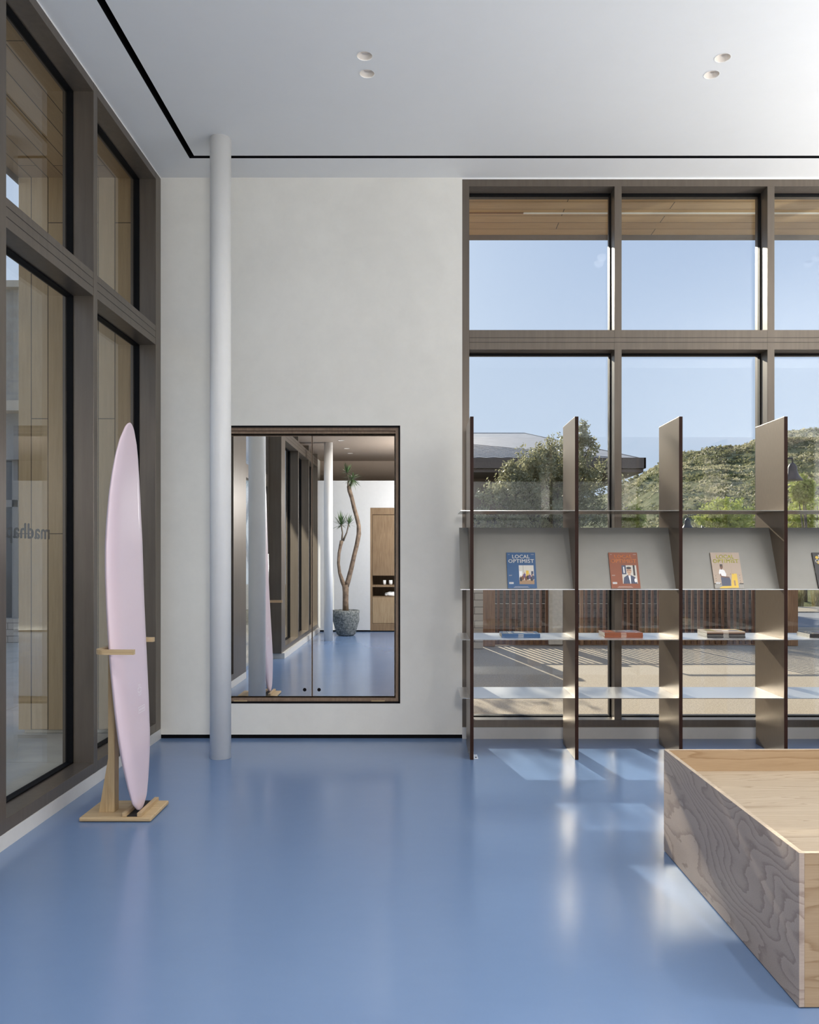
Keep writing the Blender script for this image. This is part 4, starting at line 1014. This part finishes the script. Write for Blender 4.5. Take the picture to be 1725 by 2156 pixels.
tree('shade_tree', 'taller thin-leaved tree hidden behind the plaster wall, dappling the sun', -1.2, 16.0,
     [(-1.2, 16, 4.2, 1.1, 0.9, 0.9), (-0.3, 15.8, 4.9, 0.8, 0.8, 0.7), (-1.9, 16.2, 5.3, 1.0, 0.8, 0.9), (-0.9, 16, 6.0, 0.9, 0.8, 0.7), (-0.6, 16, 3.2, 0.7, 0.6, 0.5)], 2600, 0.05, MAT_olive, 2.2, 9)
for i, (px_, py_, rp, rq, Y, lb) in enumerate(((1530, 1085, 50, 32, 28, 'yellow-green bush showing above the third display board'), (1712, 1085, 52, 36, 29, 'yellow-green bush showing right of the last upright'), (1696, 1030, 20, 26, 26, 'slender yellow-green sapling rising right of the last upright'), (1330, 1092, 20, 20, 28, 'low yellow-green bush right of the courtyard tree'))):
    X = (px_-CX)*Y/F
    tree('leafy_bush', lb, X, Y, [bl(px_, py_, rp, rq, Y), bl(px_-rp*0.6, py_+8, rp*0.6, rq*0.7, Y), bl(px_+rp*0.6, py_+8, rp*0.6, rq*0.7, Y), bl(px_, py_-rq*0.7, rp*0.3, rq*0.5, Y)], 3400, 0.055, MAT_lime, 1.0, 20+i)
# tall dry grasses by the footpath
def grass_clump(x, y, n, h, label, seed):
    rr = random.Random(seed); m = M()
    for i in range(n):
        az = rr.uniform(0, 2*PI); l = h*rr.uniform(0.6, 1.15); sp = rr.uniform(0.02, 0.35)
        d = Vector((math.cos(az)*sp, math.sin(az)*sp, 1)).normalized(); s_ = Vector((-math.sin(az), math.cos(az), 0))*0.008
        p = Vector((x+rr.uniform(-.15, .15), y+rr.uniform(-.15, .15), -0.05)); pts = []
        for q in range(4):
            u = q/3; pts.append((p-s_*(1-u*0.9), p+s_*(1-u*0.9))); p = p+d*l/3; d = (d+Vector((math.cos(az), math.sin(az), 0))*0.22*u).normalized()
        for q in range(3): m.poly([pts[q][0], pts[q][1], pts[q+1][1], pts[q+1][0]])
    m.build('grass_clump', MAT_drygrass, None, label, 'grass', 'dry grass clumps by the footpath')
for i in range(7):
    grass_clump(10.5+0.62*i, 24.6, 170, 0.75, 'clump of tall dry grass beside the footpath', i)

# hill
def hz(x, Y):
    px_ = CX+F*x/Y
    prof_x = [900, 1200, 1310, 1370, 1440, 1500, 1560, 1590, 1640, 1725, 1900, 2300]
    top = [1085, 1062, 1036, 1000, 966, 950, 944, 934, 922, 912, 905, 900]
    py = float(np.interp(px_, prof_x, top)); zt = 1.5+(CY-py)*120/F
    zf = 1.5+(CY-min(1072, py+62+0.12*(px_-1400) if px_ > 1400 else py+30))*66/F
    if Y < 30: return -0.2+0.6*max(0, Y-24)/6
    if Y < 66: u = (Y-30)/36; return 0.4+(zf-0.4)*(u**0.8)
    if Y < 120: u = (Y-66)/54; return zf+(zt-zf)*(0.45*u+0.55*u*u*(3-2*u))
    return zt-(Y-120)*0.25
xsN, ysN = 170, 150
m = M(); X0, X1 = -10, 75
ysv = [24+(130-24)*(j/(ysN-1)) for j in range(ysN)]
for j, Y in enumerate(ysv):
    for i in range(xsN):
        x = (X0+(X1-X0)*i/(xsN-1))*Y/88
        z = hz(x, Y)+(1.1*noise.noise(Vector((x*0.10, Y*0.10, 0)))+0.45*noise.noise(Vector((x*0.33, Y*0.33, 3)))+0.16*noise.noise(Vector((x*1.1, Y*1.1, 5))))*min(1, max(0, Y-30)/30)
        m.v.append((x, Y, z))
for j in range(ysN-1):
    for i in range(xsN-1): m.face((j*xsN+i, j*xsN+i+1, (j+1)*xsN+i+1, (j+1)*xsN+i), 0, True)
m.build('hill', MAT_hill, kind='structure')
HV = np.array(m.v).reshape(ysN, xsN, 3)
BP, BS, BM = [], [], []
def brush(n, mi, s0, s1, seed, yr, nl=15):
    r = np.random.default_rng(seed); cnt = 0
    while cnt < n:
        px_ = r.uniform(1290, 1760); Y = r.uniform(*yr); x = (px_-CX)*Y/F
        j = (Y-24)/(106)*(ysN-1); i = (x*88/Y-X0)/(X1-X0)*(xsN-1)
        if not (0 <= i < xsN-1 and 0 <= j < ysN-1): continue
        z = HV[int(j), int(i), 2]
        if noise.noise(Vector((x*0.12, Y*0.12, seed))) < -0.15: continue
        s_ = r.uniform(s0, s1)*(Y/70)
        d = r.normal(size=(nl, 3)); d /= np.linalg.norm(d, axis=1)[:, None]; d[:, 2] = np.abs(d[:, 2])*0.8
        BP.append(np.array((x, Y, z))+d*s_*r.uniform(0.4, 1.0, nl)[:, None]); BS.append(np.full(nl, s_*0.42)); BM.extend([mi]*nl); cnt += 1
brush(6500, 0, 0.16, 0.42, 1, (32, 122)); brush(8000, 1, 0.14, 0.36, 2, (32, 120))
V = leaf_cloud(np.vstack(BP), np.concatenate(BS)[:, None], 1.9, seed=5)
me = bpy.data.meshes.new('hillside_brush'); me.from_pydata(V.tolist(), [], np.arange(len(V)).reshape(-1, 4).tolist()); me.materials.append(MAT_brush1); me.materials.append(MAT_brush2)
me.polygons.foreach_set('material_index', BM); me.update()
o = bpy.data.objects.new('hillside_brush', me); COL.objects.link(o); tag(o, 'dark green and pale dry brush covering the hillside', 'brush', None, 'stuff')
